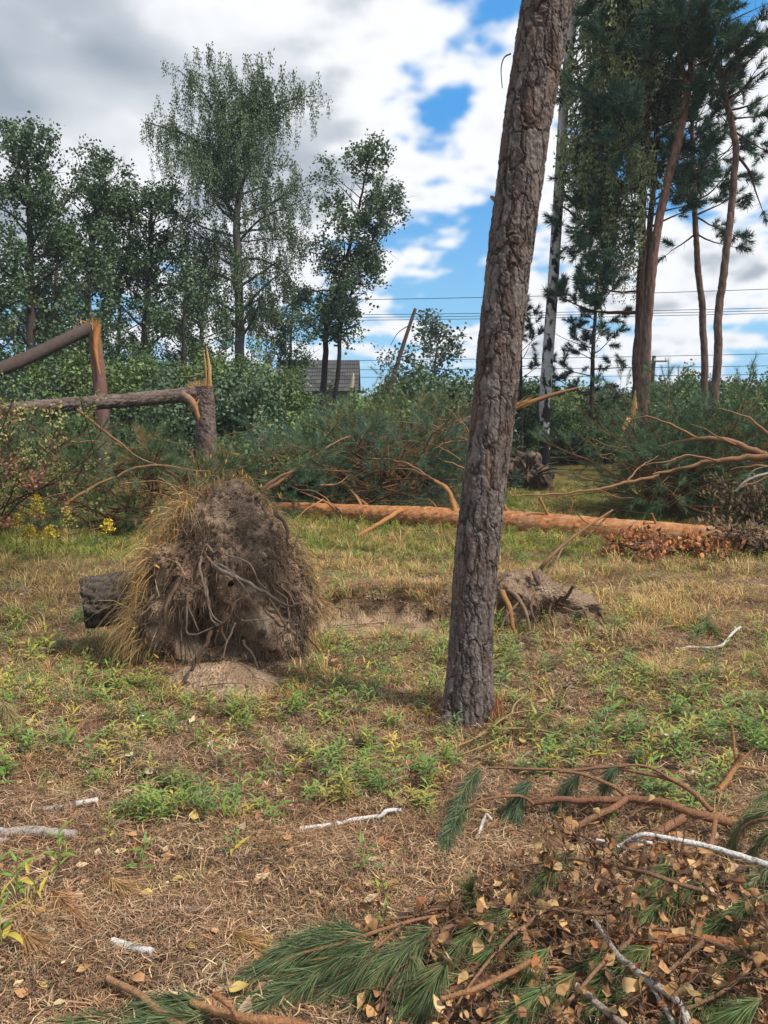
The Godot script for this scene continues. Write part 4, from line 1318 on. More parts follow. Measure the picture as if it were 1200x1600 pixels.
# ---------------------------------------------------------------- the orange log
func build_log() -> void:
	var pts := [PZ(425, 796, 12.3), PZ(520, 800, 11.8), PZ(620, 806, 11.2), PZ(720, 811, 10.75), PZ(840, 820, 10.2), PZ(960, 830, 9.75), PZ(1080, 838, 9.4), PZ(1215, 848, 9.0)]
	var rr := [0.115, 0.124, 0.140, 0.150, 0.160, 0.156, 0.145, 0.125]
	var at := G(pts[4].x, pts[4].z)
	var o := thing("fallen_pine_log", "long orange-barked fallen pine trunk lying across the clearing", "fallen tree", at)
	var path := spline(rels(pts, at), 50)
	var rad := PackedFloat32Array()
	for k in path.size():
		var f := float(k) / (path.size() - 1) * (rr.size() - 1)
		var i := mini(int(f), rr.size() - 2)
		rad.append(lerpf(rr[i], rr[i + 1], f - i) * (1.0 + n_mid.get_noise_1d(k * 0.05) * 0.06))
	var m := MB.new()
	tube(m, path, rad, 56, Color.WHITE, Color.WHITE, 0.0, 0.0)
	for k in m.v.size():
		var q := m.v[k]
		var e := n_cell.get_noise_3d(q.x * 8.0, q.y * 20.0, q.z * 20.0) + 1.0
		var cv := n_plate.get_noise_3d(q.x * 8.0, q.y * 20.0, q.z * 20.0)
		var nz := n_fine.get_noise_3d(q.x * 9.0, q.y * 14.0, q.z * 14.0)
		var h := smoothstep(0.0, 0.18, e)
		m.v[k] += m.n[k] * ((h - 1.0) * 0.007 + nz * 0.008 + cv * 0.003)
		var c := C(184, 126, 80).lerp(C(202, 150, 102), clampf(0.5 + cv * 0.7, 0, 1)).lerp(C(150, 100, 74), clampf(nz * 1.6, 0, 0.8))
		c = c.lerp(C(140, 84, 58), (1.0 - h) * 0.6)
		c = c.lerp(C(180, 148, 118), clampf(n_mid.get_noise_3d(q.x * 2.0, q.y * 4.0, q.z * 4.0 + 9.0) * 1.5 - 0.25, 0, 0.6))
		m.c[k] = c
	m.n = PackedVector3Array()
	part("trunk", m.mesh(M.bark), o)
	var oc := C(196, 140, 88)
	var oc2 := C(176, 132, 94)
	var brs := [
		[[[628, 798, 11.0], [612, 806, 10.8], [585, 822, 10.5], [555, 838, 10.2], [515, 854, 9.9], [472, 864, 9.7]], 0.036, 0.016],
		[[[528, 800, 11.6], [515, 788, 11.5], [495, 778, 11.5], [470, 768, 11.6]], 0.022, 0.008],
		[[[470, 806, 11.8], [462, 818, 11.4], [448, 842, 10.8]], 0.016, 0.006],
		[[[505, 780, 11.5], [480, 795, 11.2], [458, 815, 11.0]], 0.012, 0.006],
		[[[712, 806, 10.7], [708, 785, 10.8], [700, 765, 10.9], [680, 752, 11.1]], 0.04, 0.024],
		[[[690, 806, 10.9], [680, 790, 11.1], [668, 778, 11.3]], 0.01, 0.004],
		[[[570, 806, 11.4], [562, 785, 11.6], [552, 770, 11.8]], 0.03, 0.012],
		[[[800, 814, 10.3], [793, 798, 10.4], [786, 784, 10.4]], 0.032, 0.014],
		[[[858, 812, 10.1], [852, 795, 10.1], [843, 776, 10.1]], 0.022, 0.016],
		[[[888, 808, 10.0], [892, 795, 10.0], [895, 782, 10.0]], 0.012, 0.004],
		[[[1030, 826, 9.5], [1024, 814, 9.5], [1018, 802, 9.5]], 0.016, 0.012],
		[[[655, 820, 11.0], [640, 840, 10.7], [622, 846, 10.5]], 0.016, 0.008],
		[[[680, 822, 10.8], [692, 836, 10.5], [700, 838, 10.4]], 0.012, 0.005]]
	for e: Array in brs:
		var p := []
		for q: Array in e[0]:
			p.append(PZ(q[0], q[1], q[2]) - at)
		part("branch" if e[1] > 0.02 else "twig", stick(p, e[1], e[2], oc, oc2, 8, 0.2, 7, 0.02).mesh(M.wood), o)
	# a broken limb that leans on the log from the small stump
	var lb := thing("leaning_branch", "broken branch leaning from the small root clump up against the log", "broken branch", PG(832, 905, 0.02))
	var b := lb.position
	part("limb", stick(rels([b, PZ(862, 868, 7.5), PZ(905, 832, 8.6), PZ(957, 797, 9.8)], b), 0.021, 0.011, C(132, 106, 80), C(150, 116, 86), 8, 0.2).mesh(M.wood), lb)
	part("twig", stick(rels([PZ(880, 852, 8.0), PZ(868, 880, 7.2), PZ(862, 896, 6.9)], b), 0.014, 0.006, C(150, 118, 88), C(140, 112, 86), 6, 0.2).mesh(M.wood), lb)
	part("twig", stick(rels([PZ(945, 822, 9.2), PZ(950, 832, 9.1), PZ(957, 843, 9.0)], b), 0.006, 0.003, C(110, 92, 70), C(110, 92, 70), 5).mesh(M.wood), lb)
	part("twig", stick(rels([PZ(900, 800, 9.3), PZ(918, 818, 9.2), PZ(945, 822, 9.2)], b), 0.008, 0.004, C(96, 92, 66), C(96, 92, 66), 5).mesh(M.wood), lb)

# ---------------------------------------------------------------- the big upturned root plate
func build_root_plate() -> void:
	var cx := Vector3(-0.98, 0.545, -5.0)
	var base := Vector3(-0.98, 0.0, -5.0)
	base.y = ground_y(base.x, base.z)
	var o := thing("root_plate", "big upturned root plate of the felled pine with hanging roots and dry grass", "root plate", base)
	var c := cx - base
	var az := Vector3(0.22, 0.06, 0.97).normalized()
	var ax := Vector3.UP.cross(az).normalized()
	var ay := az.cross(ax)
	var ol := [0.47, 0.42, 0.45, 0.62, 0.47, 0.42, 0.45, 0.56, 0.66, 0.62, 0.66, 0.58]
	var px := func(x: float, y: float) -> Vector3: return PZ(x, y, 4.78) - base
	var dents := [
		[px.call(320, 975), 0.11, 0.26], [px.call(345, 995), 0.13, 0.22], [px.call(300, 985), 0.10, 0.2], [px.call(330, 940), 0.06, 0.1], [px.call(450, 895), 0.11, 0.2], [px.call(440, 950), 0.12, 0.2], [px.call(452, 985), 0.09, 0.16],
		[px.call(300, 868), 0.06, 0.08], [px.call(385, 905), 0.06, 0.06], [px.call(400, 840), 0.05, 0.06], [px.call(425, 855), 0.06, 0.08], [px.call(375, 1020), 0.07, 0.1],
		[px.call(395, 935), 0.07, -0.08], [px.call(420, 1010), 0.10, -0.10], [px.call(335, 800), 0.12, -0.05], [px.call(355, 905), 0.06, -0.05]]
	var m := MB.new()
	lump(m, c, ax, ay, az, ol, 0.22, 0.4, 0.13, 340, 220, dents, C(142, 116, 96), C(184, 158, 132), C(218, 194, 164))
	part("soil", m.mesh(M.soil), o)
	# clods stuck on the face
	var clod := MB.new()
	lump(clod, Vector3.ZERO, Vector3.RIGHT, Vector3.UP, Vector3.BACK, [1.0, 0.8, 0.9, 1.0, 0.75, 0.95], 0.8, 0.8, 0.12, 14, 9, [], C(180, 156, 132), C(200, 176, 148), C(214, 190, 160))
	var clods := Copies3.new()
	for k in 900:
		var th := R(0, TAU)
		var ph := R(0.1, 1.6)
		var p := lump_point(c, ax, ay, az, ol, 0.22, 0.4, th, ph)
		p += ((p - c) + az * cos(ph) * 0.4).normalized() * lump_disp(p, 0.13)
		for e: Array in dents:
			p -= az * e[2] * exp(-pow(p.distance_to(e[0]) / e[1], 2.0))
		var s := 0.004 + 0.022 * pow(R(0, 1), 3.0)
		clods.put(Transform3D(Basis(rand_dir(), R(0, TAU)).scaled(Vector3.ONE * s), p), vary(Color(0.85, 0.82, 0.8), 0.25))
	scatter("clods", clod.mesh(M.soil), clods, o)
	# roots that can be told apart
	var rt := [
		[[[332, 878, 4.93], [362, 897, 4.86], [400, 917, 4.82], [430, 933, 4.84], [452, 946, 4.86], [466, 944, 4.86]], 0.017, 0.006, C(150, 136, 122)],
		[[[335, 876, 4.9], [360, 890, 4.83], [378, 912, 4.8], [392, 934, 4.79]], 0.008, 0.004, C(142, 126, 112)],
		[[[352, 868, 4.9], [385, 882, 4.82], [405, 910, 4.8], [418, 930, 4.82]], 0.007, 0.003, C(150, 132, 118)],
		[[[290, 868, 4.98], [280, 900, 4.9], [262, 945, 4.82], [250, 985, 4.8], [245, 1005, 4.8]], 0.017, 0.009, C(124, 102, 84)],
		[[[316, 870, 4.95], [313, 905, 4.86], [320, 935, 4.83], [328, 965, 4.82], [338, 976, 4.83]], 0.010, 0.006, C(146, 130, 116)],
		[[[318, 905, 4.86], [324, 930, 4.83], [334, 962, 4.81], [348, 975, 4.82]], 0.008, 0.005, C(138, 122, 108)],
		[[[336, 975, 4.8], [352, 968, 4.79], [368, 945, 4.79], [384, 928, 4.8]], 0.011, 0.006, C(120, 100, 86)],
		[[[293, 930, 4.84], [290, 965, 4.82], [292, 988, 4.81], [310, 990, 4.8], [336, 980, 4.79]], 0.009, 0.006, C(132, 114, 100)],
		[[[297, 945, 4.83], [304, 968, 4.81], [310, 985, 4.8]], 0.007, 0.004, C(128, 110, 98)],
		[[[334, 985, 4.82], [325, 1005, 4.75], [308, 1035, 4.62], [302, 1048, 4.58]], 0.018, 0.010, C(92, 76, 64)],
		[[[304, 1012, 4.7], [306, 1030, 4.62], [310, 1042, 4.58]], 0.006, 0.004, C(96, 80, 68)],
		[[[366, 975, 4.85], [360, 1000, 4.8], [354, 1025, 4.74]], 0.009, 0.005, C(134, 116, 102)],
		[[[284, 950, 4.86], [282, 985, 4.82], [284, 1005, 4.8]], 0.009, 0.005, C(126, 108, 96)],
		[[[455, 970, 4.85], [466, 995, 4.76], [478, 1022, 4.68]], 0.009, 0.005, C(150, 134, 120)],
		[[[472, 985, 4.8], [484, 1000, 4.76], [500, 1020, 4.7]], 0.006, 0.004, C(130, 110, 96)],
		[[[378, 968, 4.82], [410, 966, 4.78], [450, 969, 4.78], [475, 971, 4.8]], 0.0028, 0.002, C(176, 160, 130)],
		[[[355, 812, 4.95], [375, 800, 4.93], [392, 812, 4.92], [388, 840, 4.9]], 0.007, 0.004, C(124, 106, 94)],
		[[[410, 770, 5.1], [430, 752, 5.2], [455, 738, 5.3]], 0.016, 0.010, C(150, 120, 96)],
		[[[322, 850, 4.95], [335, 862, 4.92], [344, 845, 4.92], [340, 835, 4.94]], 0.009, 0.005, C(160, 140, 118)],
		[[[380, 1000, 4.78], [392, 1030, 4.72], [400, 1048, 4.68]], 0.010, 0.006, C(104, 88, 76)],
		[[[432, 800, 5.1], [446, 830, 5.0], [452, 862, 4.96]], 0.016, 0.008, C(112, 94, 82)],
		[[[448, 868, 4.96], [462, 850, 4.98], [470, 820, 5.05]], 0.006, 0.003, C(140, 116, 96)]]
	for e: Array in rt:
		var p := []
		for q: Array in e[0]:
			p.append(PZ(q[0], q[1], q[2] - 0.2) - base)
		var cc: Color = e[3]
		part("root", stick(p, e[1] * 0.85, e[2] * 0.8, cc * 0.9, cc * 0.8, 8, 0.35, 9, 0.03).mesh(M.wood), o)
	# random roots that creep over the face and hang free below
	for k in 70:
		var th := R(0, TAU)
		var ph := R(0.1, 1.0)
		var down := -PI / 2
		var p := PackedVector3Array()
		var n := rng.randi_range(7, 14)
		var lift := R(0.0, 0.03)
		for j in n:
			var q := lump_point(c, ax, ay, az, ol, 0.22, 0.4, th, ph)
			var d := ((q - c) + az * cos(ph) * 0.4).normalized()
			q += d * (lump_disp(q, 0.13) + lift + R(0, 0.012))
			for e: Array in dents:
				q -= az * e[2] * 0.4 * exp(-pow(q.distance_to(e[0]) / e[1], 2.0))
			p.append(q)
			ph = minf(ph + R(0.05, 0.12), 1.7)
			th += clampf(wrapf(down - th, -PI, PI), -1, 1) * 0.10 + R(-0.16, 0.16)
		var r := 0.002 + 0.007 * pow(R(0, 1), 2.4)
		var cc := vary(C(134, 112, 94), 0.25)
		var tm := MB.new()
		tube(tm, p, radii(n, r, r * 0.4), 6, cc, cc * 0.95, 0.2, 0.15)
		part("root", tm.mesh(M.wood), o)
	# fine root hairs all over
	var hair := MB.new()
	hair.smooth = false
	for k in 5500:
		var th := R(0, TAU)
		var ph := R(0.1, 1.75)
		var q := lump_point(c, ax, ay, az, ol, 0.22, 0.4, th, ph)
		var d := ((q - c) + az * cos(ph) * 0.4).normalized()
		q += d * lump_disp(q, 0.13)
		for e: Array in dents:
			q -= az * e[2] * exp(-pow(q.distance_to(e[0]) / e[1], 2.0))
		var col := vary(C(142, 120, 100) if k % 3 else C(178, 156, 130), 0.3)
		var g := (d * R(0.3, 1.0) + Vector3.DOWN * R(0.3, 1.2) + rand_dir() * 0.6).normalized()
		var l := R(0.04, 0.2)
		var s := g.cross(rand_dir()).normalized() * R(0.0005, 0.0011)
		var m1 := q + g * l * 0.5 + rand_dir() * 0.01
		var e2 := m1 + (g + Vector3.DOWN * 0.8).normalized() * l * 0.5
		hair.quad(q - s, q + s, m1 + s, m1 - s, col)
		hair.tri(m1 - s, m1 + s, e2, col)
	part("root_hairs", hair.mesh(M.wood), o).set_meta("kind", "stuff")
	# dry turf that hangs from the rim like hair
	var turf := MB.new()
	turf.smooth = false
	var rims := [[PI * 0.42, PI * 0.62, 700, 0.55], [PI * 0.62, PI * 1.36, 5200, 1.35], [-PI * 0.44, PI * 0.16, 2600, 0.75], [PI * 0.16, PI * 0.42, 900, 0.55]]
	for e: Array in rims:
		for k in e[2]:
			var th := lerpf(e[0], e[1], R(0, 1))
			var ph := R(1.25, 2.3)
			var q := lump_point(c, ax, ay, az, ol, 0.22, 0.4, th, ph)
			var rd := (ax * cos(th) + ay * sin(th))
			q += ((q - c) + az * cos(ph) * 0.4).normalized() * lump_disp(q, 0.13)
			var warm: float = 1.0 if th > PI * 0.4 else 0.0
			var col := vary([C(180, 148, 98), C(156, 126, 86), C(134, 108, 80), C(196, 172, 126), C(172, 136, 82)][rng.randi() % 5].lerp(C(150, 128, 92), 0.55 * (1.0 - warm)), 0.22)
			var g := (rd * R(0.5, 1.2) + az * R(-0.35, 0.35) + rand_dir() * 0.65 + Vector3.UP * 0.1).normalized()
			var l: float = R(0.06, 0.28) * e[3]
			var s := g.cross(rand_dir()).normalized() * R(0.0009, 0.0024)
			var p0 := q
			for j in 4:
				var p1: Vector3 = p0 + g * l / 4.0
				turf.quad(p0 - s, p0 + s, p1 + s * 0.85, p1 - s * 0.85, col)
				s *= 0.85
				g = (g + Vector3.DOWN * R(0.4, 0.9) + rand_dir() * 0.3).normalized()
				p0 = p1
	part("dry_turf", turf.mesh(M.grass), o).set_meta("kind", "stuff")
	# little yellowing leaves caught in the turf
	var yl := Copies3.new()
	for k in 130:
		var th := R(PI * 0.3, PI * 1.3) if k < 95 else R(-PI * 0.35, PI * 0.1)
		var q := lump_point(c, ax, ay, az, ol, 0.22, 0.4, th, R(1.2, 1.7)) + (ax * cos(th) + ay * sin(th)) * R(0.02, 0.2) + az * R(-0.05, 0.12)
		yl.put(Transform3D(Basis(rand_dir(), R(0, TAU)).scaled(Vector3.ONE * R(0.4, 0.7)), q), vary(C(196, 152, 60), 0.25))
	var lm := MB.new()
	lm.smooth = false
	leaf(lm, Vector3.ZERO, Vector3.UP, Vector3.FORWARD, 0.07, 0.02, 0.8, 0.15, Color.WHITE, Color.WHITE, 0, 3, 0.4)
	scatter("yellow_leaves", lm.mesh(M.leaf), yl, o)
	# the sawn stem behind it
	var e0 := PZ(131, 943, 5.2) - base
	var e1 := Vector3(-0.1, 0.42, -0.5)
	var tm := MB.new()
	var tp := spline([e0, e0.lerp(e1, 0.5), e1], 60)
	tube(tm, tp, radii(tp.size(), 0.165, 0.19), 90, Color.WHITE, Color.WHITE, 0.0, 0.0)
	bark_relief(tm, 24.0, 0.014, Vector3(0.2, 1, 1), C(112, 102, 90), C(78, 72, 66), C(46, 40, 36))
	part("sawn_stem", tm.mesh(M.bark), o)

# Thick furrowed bark: long plates with narrow furrows, each plate built of thin flakes. st stretches the pattern along the stem
func bark_relief(m: MB, freq: float, depth: float, st: Vector3, c0: Color, c1: Color, cf: Color, red := 0.0, quad := 0.0) -> void:
	for k in m.v.size():
		var q := m.v[k]
		var w := Vector3(n_mid.get_noise_3d(q.x * 5, q.y * 5, q.z * 5), n_mid.get_noise_3d(q.x * 5 + 50, q.y * 5, q.z * 5), n_mid.get_noise_3d(q.x * 5, q.y * 5 + 50, q.z * 5)) * 0.6
		var s := q * freq * st + w
		s.y += quad * q.y * q.y
		var e := n_cell.get_noise_3d(s.x, s.y, s.z) + 1.0
		var cv := n_plate.get_noise_3d(s.x, s.y, s.z)
		var h := smoothstep(0.0, 0.13, e + 0.06 * n_fine.get_noise_3d(s.x * 3.0, s.y * 4.0, s.z * 3.0))
		var g := n_fine.get_noise_3d(s.x * 1.6, s.y * 2.4, s.z * 1.6 + 11.0) * 3.5 + 2.0     # flakes: terraces with steep steps
		var fl := floorf(g) + smoothstep(0.72, 1.0, g - floorf(g))
		var nz := n_fine.get_noise_3d(q.x * 55, q.y * 34, q.z * 55)
		var hue := n_mid.get_noise_3d(s.x * 0.5 + 9.0, s.y * 0.5, s.z * 0.5)
		m.v[k] += m.n[k] * ((h - 0.8) * depth + cv * depth * 0.35 * h + (fl - 2.0) * depth * 0.26 * h + nz * depth * 0.14)
		var c := c0.lerp(c1, clampf(0.5 - (fl - 2.0) * 0.24 + nz * 0.5 + hue * 0.5 + cv * 0.4, 0, 1))
		if red > 0.0:
			c = c.lerp(C(146, 108, 86), clampf(hue * 1.5 - 0.15 + nz * 0.5, 0, 0.8) * red)
		m.c[k] = c.lerp(cf, (1.0 - h) * 0.85)
	m.n = PackedVector3Array()

func build_small_stump() -> void:
	var at := PG(850, 975)
	var o := thing("root_clump", "low torn clump of sandy soil and roots right of the standing pine", "root clump", at)
	var m := MB.new()
	var px := func(x: float, y: float, z: float) -> Vector3: return PZ(x, y, z) - at
	var c: Vector3 = Vector3(-0.03, 0.1, -0.15)
	lump(m, c, Vector3.RIGHT, Vector3.UP, Vector3.BACK, [0.44, 0.26, 0.21, 0.21, 0.24, 0.34, 0.42, 0.4, 0.3, 0.26, 0.3, 0.4], 0.26, 0.4, 0.10, 180, 110, [[px.call(800, 950, 5.6), 0.08, 0.12], [px.call(885, 955, 5.6), 0.09, 0.12], [px.call(850, 965, 5.6), 0.07, 0.06], [px.call(925, 955, 5.7), 0.05, 0.06]], C(128, 106, 88), C(170, 148, 124), C(206, 184, 158))
	part("soil", m.mesh(M.soil), o)
	var rt := [
		[[[864, 948, 5.75], [880, 935, 5.7], [896, 916, 5.65]], 0.016, 0.012, C(122, 92, 78)],
		[[[785, 925, 5.7], [795, 945, 5.55], [800, 975, 5.5], [806, 990, 5.48]], 0.022, 0.012, C(176, 134, 86)],
		[[[792, 922, 5.75], [812, 935, 5.6], [822, 955, 5.52], [828, 985, 5.46]], 0.018, 0.010, C(150, 126, 104)],
		[[[835, 930, 5.7], [830, 950, 5.55], [838, 975, 5.48]], 0.012, 0.007, C(122, 100, 84)],
		[[[860, 940, 5.7], [858, 962, 5.55], [868, 985, 5.46]], 0.010, 0.006, C(112, 92, 78)],
		[[[900, 940, 5.8], [915, 960, 5.6], [925, 985, 5.5]], 0.010, 0.006, C(112, 92, 78)],
		[[[930, 945, 5.8], [940, 960, 5.7], [948, 980, 5.55]], 0.016, 0.008, C(118, 98, 84)],
		[[[845, 918, 5.8], [838, 905, 5.8], [832, 893, 5.85]], 0.020, 0.012, C(120, 100, 86)],
		[[[778, 940, 5.7], [770, 965, 5.55], [772, 990, 5.45]], 0.012, 0.006, C(160, 126, 86)],
		[[[812, 940, 5.6], [790, 965, 5.48], [780, 985, 5.42]], 0.008, 0.005, C(132, 110, 92)],
		[[[880, 950, 5.62], [900, 955, 5.58], [920, 950, 5.6]], 0.008, 0.004, C(140, 120, 100)]]
	for e: Array in rt:
		var p := []
		for q: Array in e[0]:
			p.append(PZ(q[0], q[1], q[2]) - at)
		part("root", stick(p, e[1], e[2], e[3], e[3] * 0.9, 8, 0.3, 6, 0.012).mesh(M.wood), o)
	var hair := MB.new()
	hair.smooth = false
	for k in 1400:
		var th := R(0, TAU)
		var ph := R(0.2, 1.7)
		var q := lump_point(c, Vector3.RIGHT, Vector3.UP, Vector3.BACK, [0.44, 0.26, 0.21, 0.21, 0.24, 0.34, 0.42, 0.4, 0.3, 0.26, 0.3, 0.4], 0.26, 0.4, th, ph)
		var d := (q - c).normalized()
		q += d * lump_disp(q, 0.1)
		var g := (d + Vector3.DOWN * R(0.0, 1.0) + rand_dir() * 0.6).normalized()
		var s := g.cross(rand_dir()).normalized() * 0.0014
		hair.tri(q - s, q + s, q + g * R(0.03, 0.12), vary(C(140, 116, 92), 0.3))
	part("root_hairs", hair.mesh(M.wood), o).set_meta("kind", "stuff")
	# a second torn block of turf half hidden by the trunk
	var at2 := PG(690, 968)
	var t2 := thing("turf_block", "small grey torn block of turf left of the standing pine trunk", "turf block", at2)
	var m2 := MB.new()
	lump(m2, Vector3(0, 0.08, 0), Vector3.RIGHT, Vector3.UP, Vector3.BACK, [0.13, 0.12, 0.13, 0.14, 0.12, 0.13, 0.14, 0.13], 0.12, 0.2, 0.05, 60, 40, [], C(92, 80, 72), C(134, 120, 108), C(160, 144, 126))
	part("soil", m2.mesh(M.soil), t2)
	part("root", stick(rels([PG(665, 960, 0.03), PG(685, 950, 0.07), PG(715, 938, 0.06)], at2), 0.012, 0.007, C(196, 186, 172), C(176, 160, 144), 7, 0.2).mesh(M.wood), t2)

# ---------------------------------------------------------------- the standing pine
func build_near_pine() -> void:
	var z := 4.02
	var at := G(PZ(731, 1112, z).x, -z)
	var o := thing("standing_pine", "standing pine trunk with thick furrowed bark in the middle of the view", "pine tree", at)
	var pts := rels([PZ(730, 1122, z), PZ(733, 1060, z), PZ(736, 1000, z), PZ(742, 900, z), PZ(752, 800, z), PZ(764, 700, z), PZ(775, 600, z), PZ(785, 500, z), PZ(797, 395, z), PZ(810, 300, z), PZ(823, 200, z), PZ(839, 100, z), PZ(855, 0, z), PZ(880, -160, z)], at)
	pts[0] = Vector3(pts[0].x, -0.12, pts[0].z)
	var last := pts.size() - 1
	var d: Vector3 = (pts[last] - pts[last - 1]).normalized()
	var lowp := spline(pts, 95)
	var rad := PackedFloat32Array()
	for k in lowp.size():
		var y := lowp[k].y
		rad.append(0.1105 + 0.03 * exp(-maxf(y, 0.0) / 0.14) - 0.004 * bump(y, 0, 2.0, 0, 0.8, 1) + 0.008 * bump(y, 0, 3.5, 0, 0.6, 1) + n_mid.get_noise_1d(k * 0.02) * 0.003)
	var m := MB.new()
	tube(m, lowp, rad, 190, Color.WHITE, Color.WHITE, 0.0, 0.0)
	for k in m.v.size():                      # buttresses where the roots leave
		var q := m.v[k]
		m.v[k] += m.n[k] * 0.03 * exp(-maxf(q.y + 0.03, 0.0) / 0.12) * maxf(0.0, sin(atan2(q.z, q.x) * 5.0 + 1.0) + 0.3 * sin(atan2(q.z, q.x) * 3.0))
	bark_relief(m, 22.0, 0.0062, Vector3(1, 0.17, 1), C(136, 126, 120), C(94, 85, 81), C(56, 46, 41), 0.5, 0.6)
	part("trunk", m.mesh(M.bark), o)
	# the trunk above the picture and its high crown
	var top: Vector3 = pts[last]
	var up := stick([top - d * 0.05, top + d * 2.5, top + d * 5.0 + Vector3(0, 0.3, 0), top + d * 8.0 + Vector3(-0.2, 0.8, 0)], 0.112, 0.04, C(140, 116, 100), C(184, 124, 86), 20, 0.1, 8)
	part("upper_trunk", up.mesh(M.bark), o)
	var w := MB.new()
	var cp := Copies3.new()
	for k in 22:
		var f := (k + R(0, 1)) / 22.0
		var a := top + d * lerpf(3.6, 7.9, f) + Vector3(0, 0.5 * f, 0)
		var az := k * 2.399
		bough(w, cp, a, Vector3(cos(az), 0.2, sin(az)), lerpf(2.0, 0.7, f), 0.03, 0.3, C(80, 102, 78), 4.0, 1.1, C(150, 104, 76))
	part("boughs", w.mesh(M.wood), o).set_meta("kind", "stuff")
	scatter("crown", shoot_far, cp, o)
	# a stub and a thin dead twig on the trunk
	part("branch_stub", stick(rels([PZ(786, 322, z), PZ(775, 314, z), PZ(768, 308, z + 0.05)], at), 0.012, 0.009, C(120, 92, 78), C(160, 120, 90), 7, 0.2).mesh(M.wood), o)
	part("dead_twig", stick(rels([PZ(798, 84, z), PZ(788, 90, z + 0.05), PZ(783, 108, z + 0.06), PZ(785, 138, z + 0.05)], at), 0.004, 0.002, C(110, 92, 80), C(110, 92, 80), 5).mesh(M.wood), o)

# ---------------------------------------------------------------- ground cover
func free_spot(x: float, z: float) -> bool:
	if Vector2(x - 0.43, z + 4.0).length() < 0.17:
		return false
	if Vector2((x + 0.98) / 0.55, (z + 4.95) / 0.38).length() < 1.0:
		return false
	for q in clear_spots:
		if Vector2(x - q.x, z - q.z).length() < 0.13:
			return false
	return true

var clear_spots: Array[Vector3] = []

var marks := []

func near(p: Vector3) -> String:          # where a small thing stands, told by the nearest thing one can find
	if marks.is_empty():
		for e: Array in [["standing pine trunk", 731, 1115], ["root plate", 350, 1010], ["sand spilt under the root plate", 335, 1055], ["sawn stem", 150, 990], ["kinked white birch stick", 550, 1285], ["birch log at the left edge", 60, 1303], ["peeling birch stick", 100, 1258], ["short birch piece", 208, 1480],
			["drooping pine branch", 950, 1252], ["long white branch", 1060, 1311], ["long-needled green bough", 500, 1500], ["brown stick in the corner", 220, 1560], ["rust-red pine spray", 775, 1120], ["grey-green pine spray", 850, 1145], ["forked orange branch", 1140, 1215], ["bleached forked stick", 1100, 1013],
			["sandy soil clump", 860, 975], ["sandy hollow", 600, 985], ["pale upright twig", 328, 1165], ["straw-brown needle fan", 190, 1385], ["pinkish needle fan", 105, 1415], ["pink blossom", 223, 1120], ["white blossoms", 1050, 1148], ["dark speckled stick", 270, 1425], ["dry tuft at the left edge", 20, 1120],
			["pale needle tuft", 265, 1210], ["upright white stick", 750, 1290], ["stick along the bottom edge", 400, 1592], ["heap of brown leaves", 900, 1420], ["small straw-coloured needle fan", 385, 1468], ["pale twig by the pine's foot", 790, 1075]]:
			marks.append([e[0], PG(e[1], e[2])])
	var best: Array = marks[0]
	for e: Array in marks:
		if (e[1] as Vector3).distance_to(p) < (best[1] as Vector3).distance_to(p):
			best = e
	var d: Vector3 = p - best[1]
	var l := Vector2(d.x, d.z).length()
	var way := ("left of" if d.x < 0 else "right of") if absf(d.x) > absf(d.z) else ("behind" if d.z < 0 else "before")
	return "%s %s the %s" % ["just" if l < 0.22 else ("a little" if l < 0.45 else ("further" if l < 0.8 else "well")), way, best[0]]

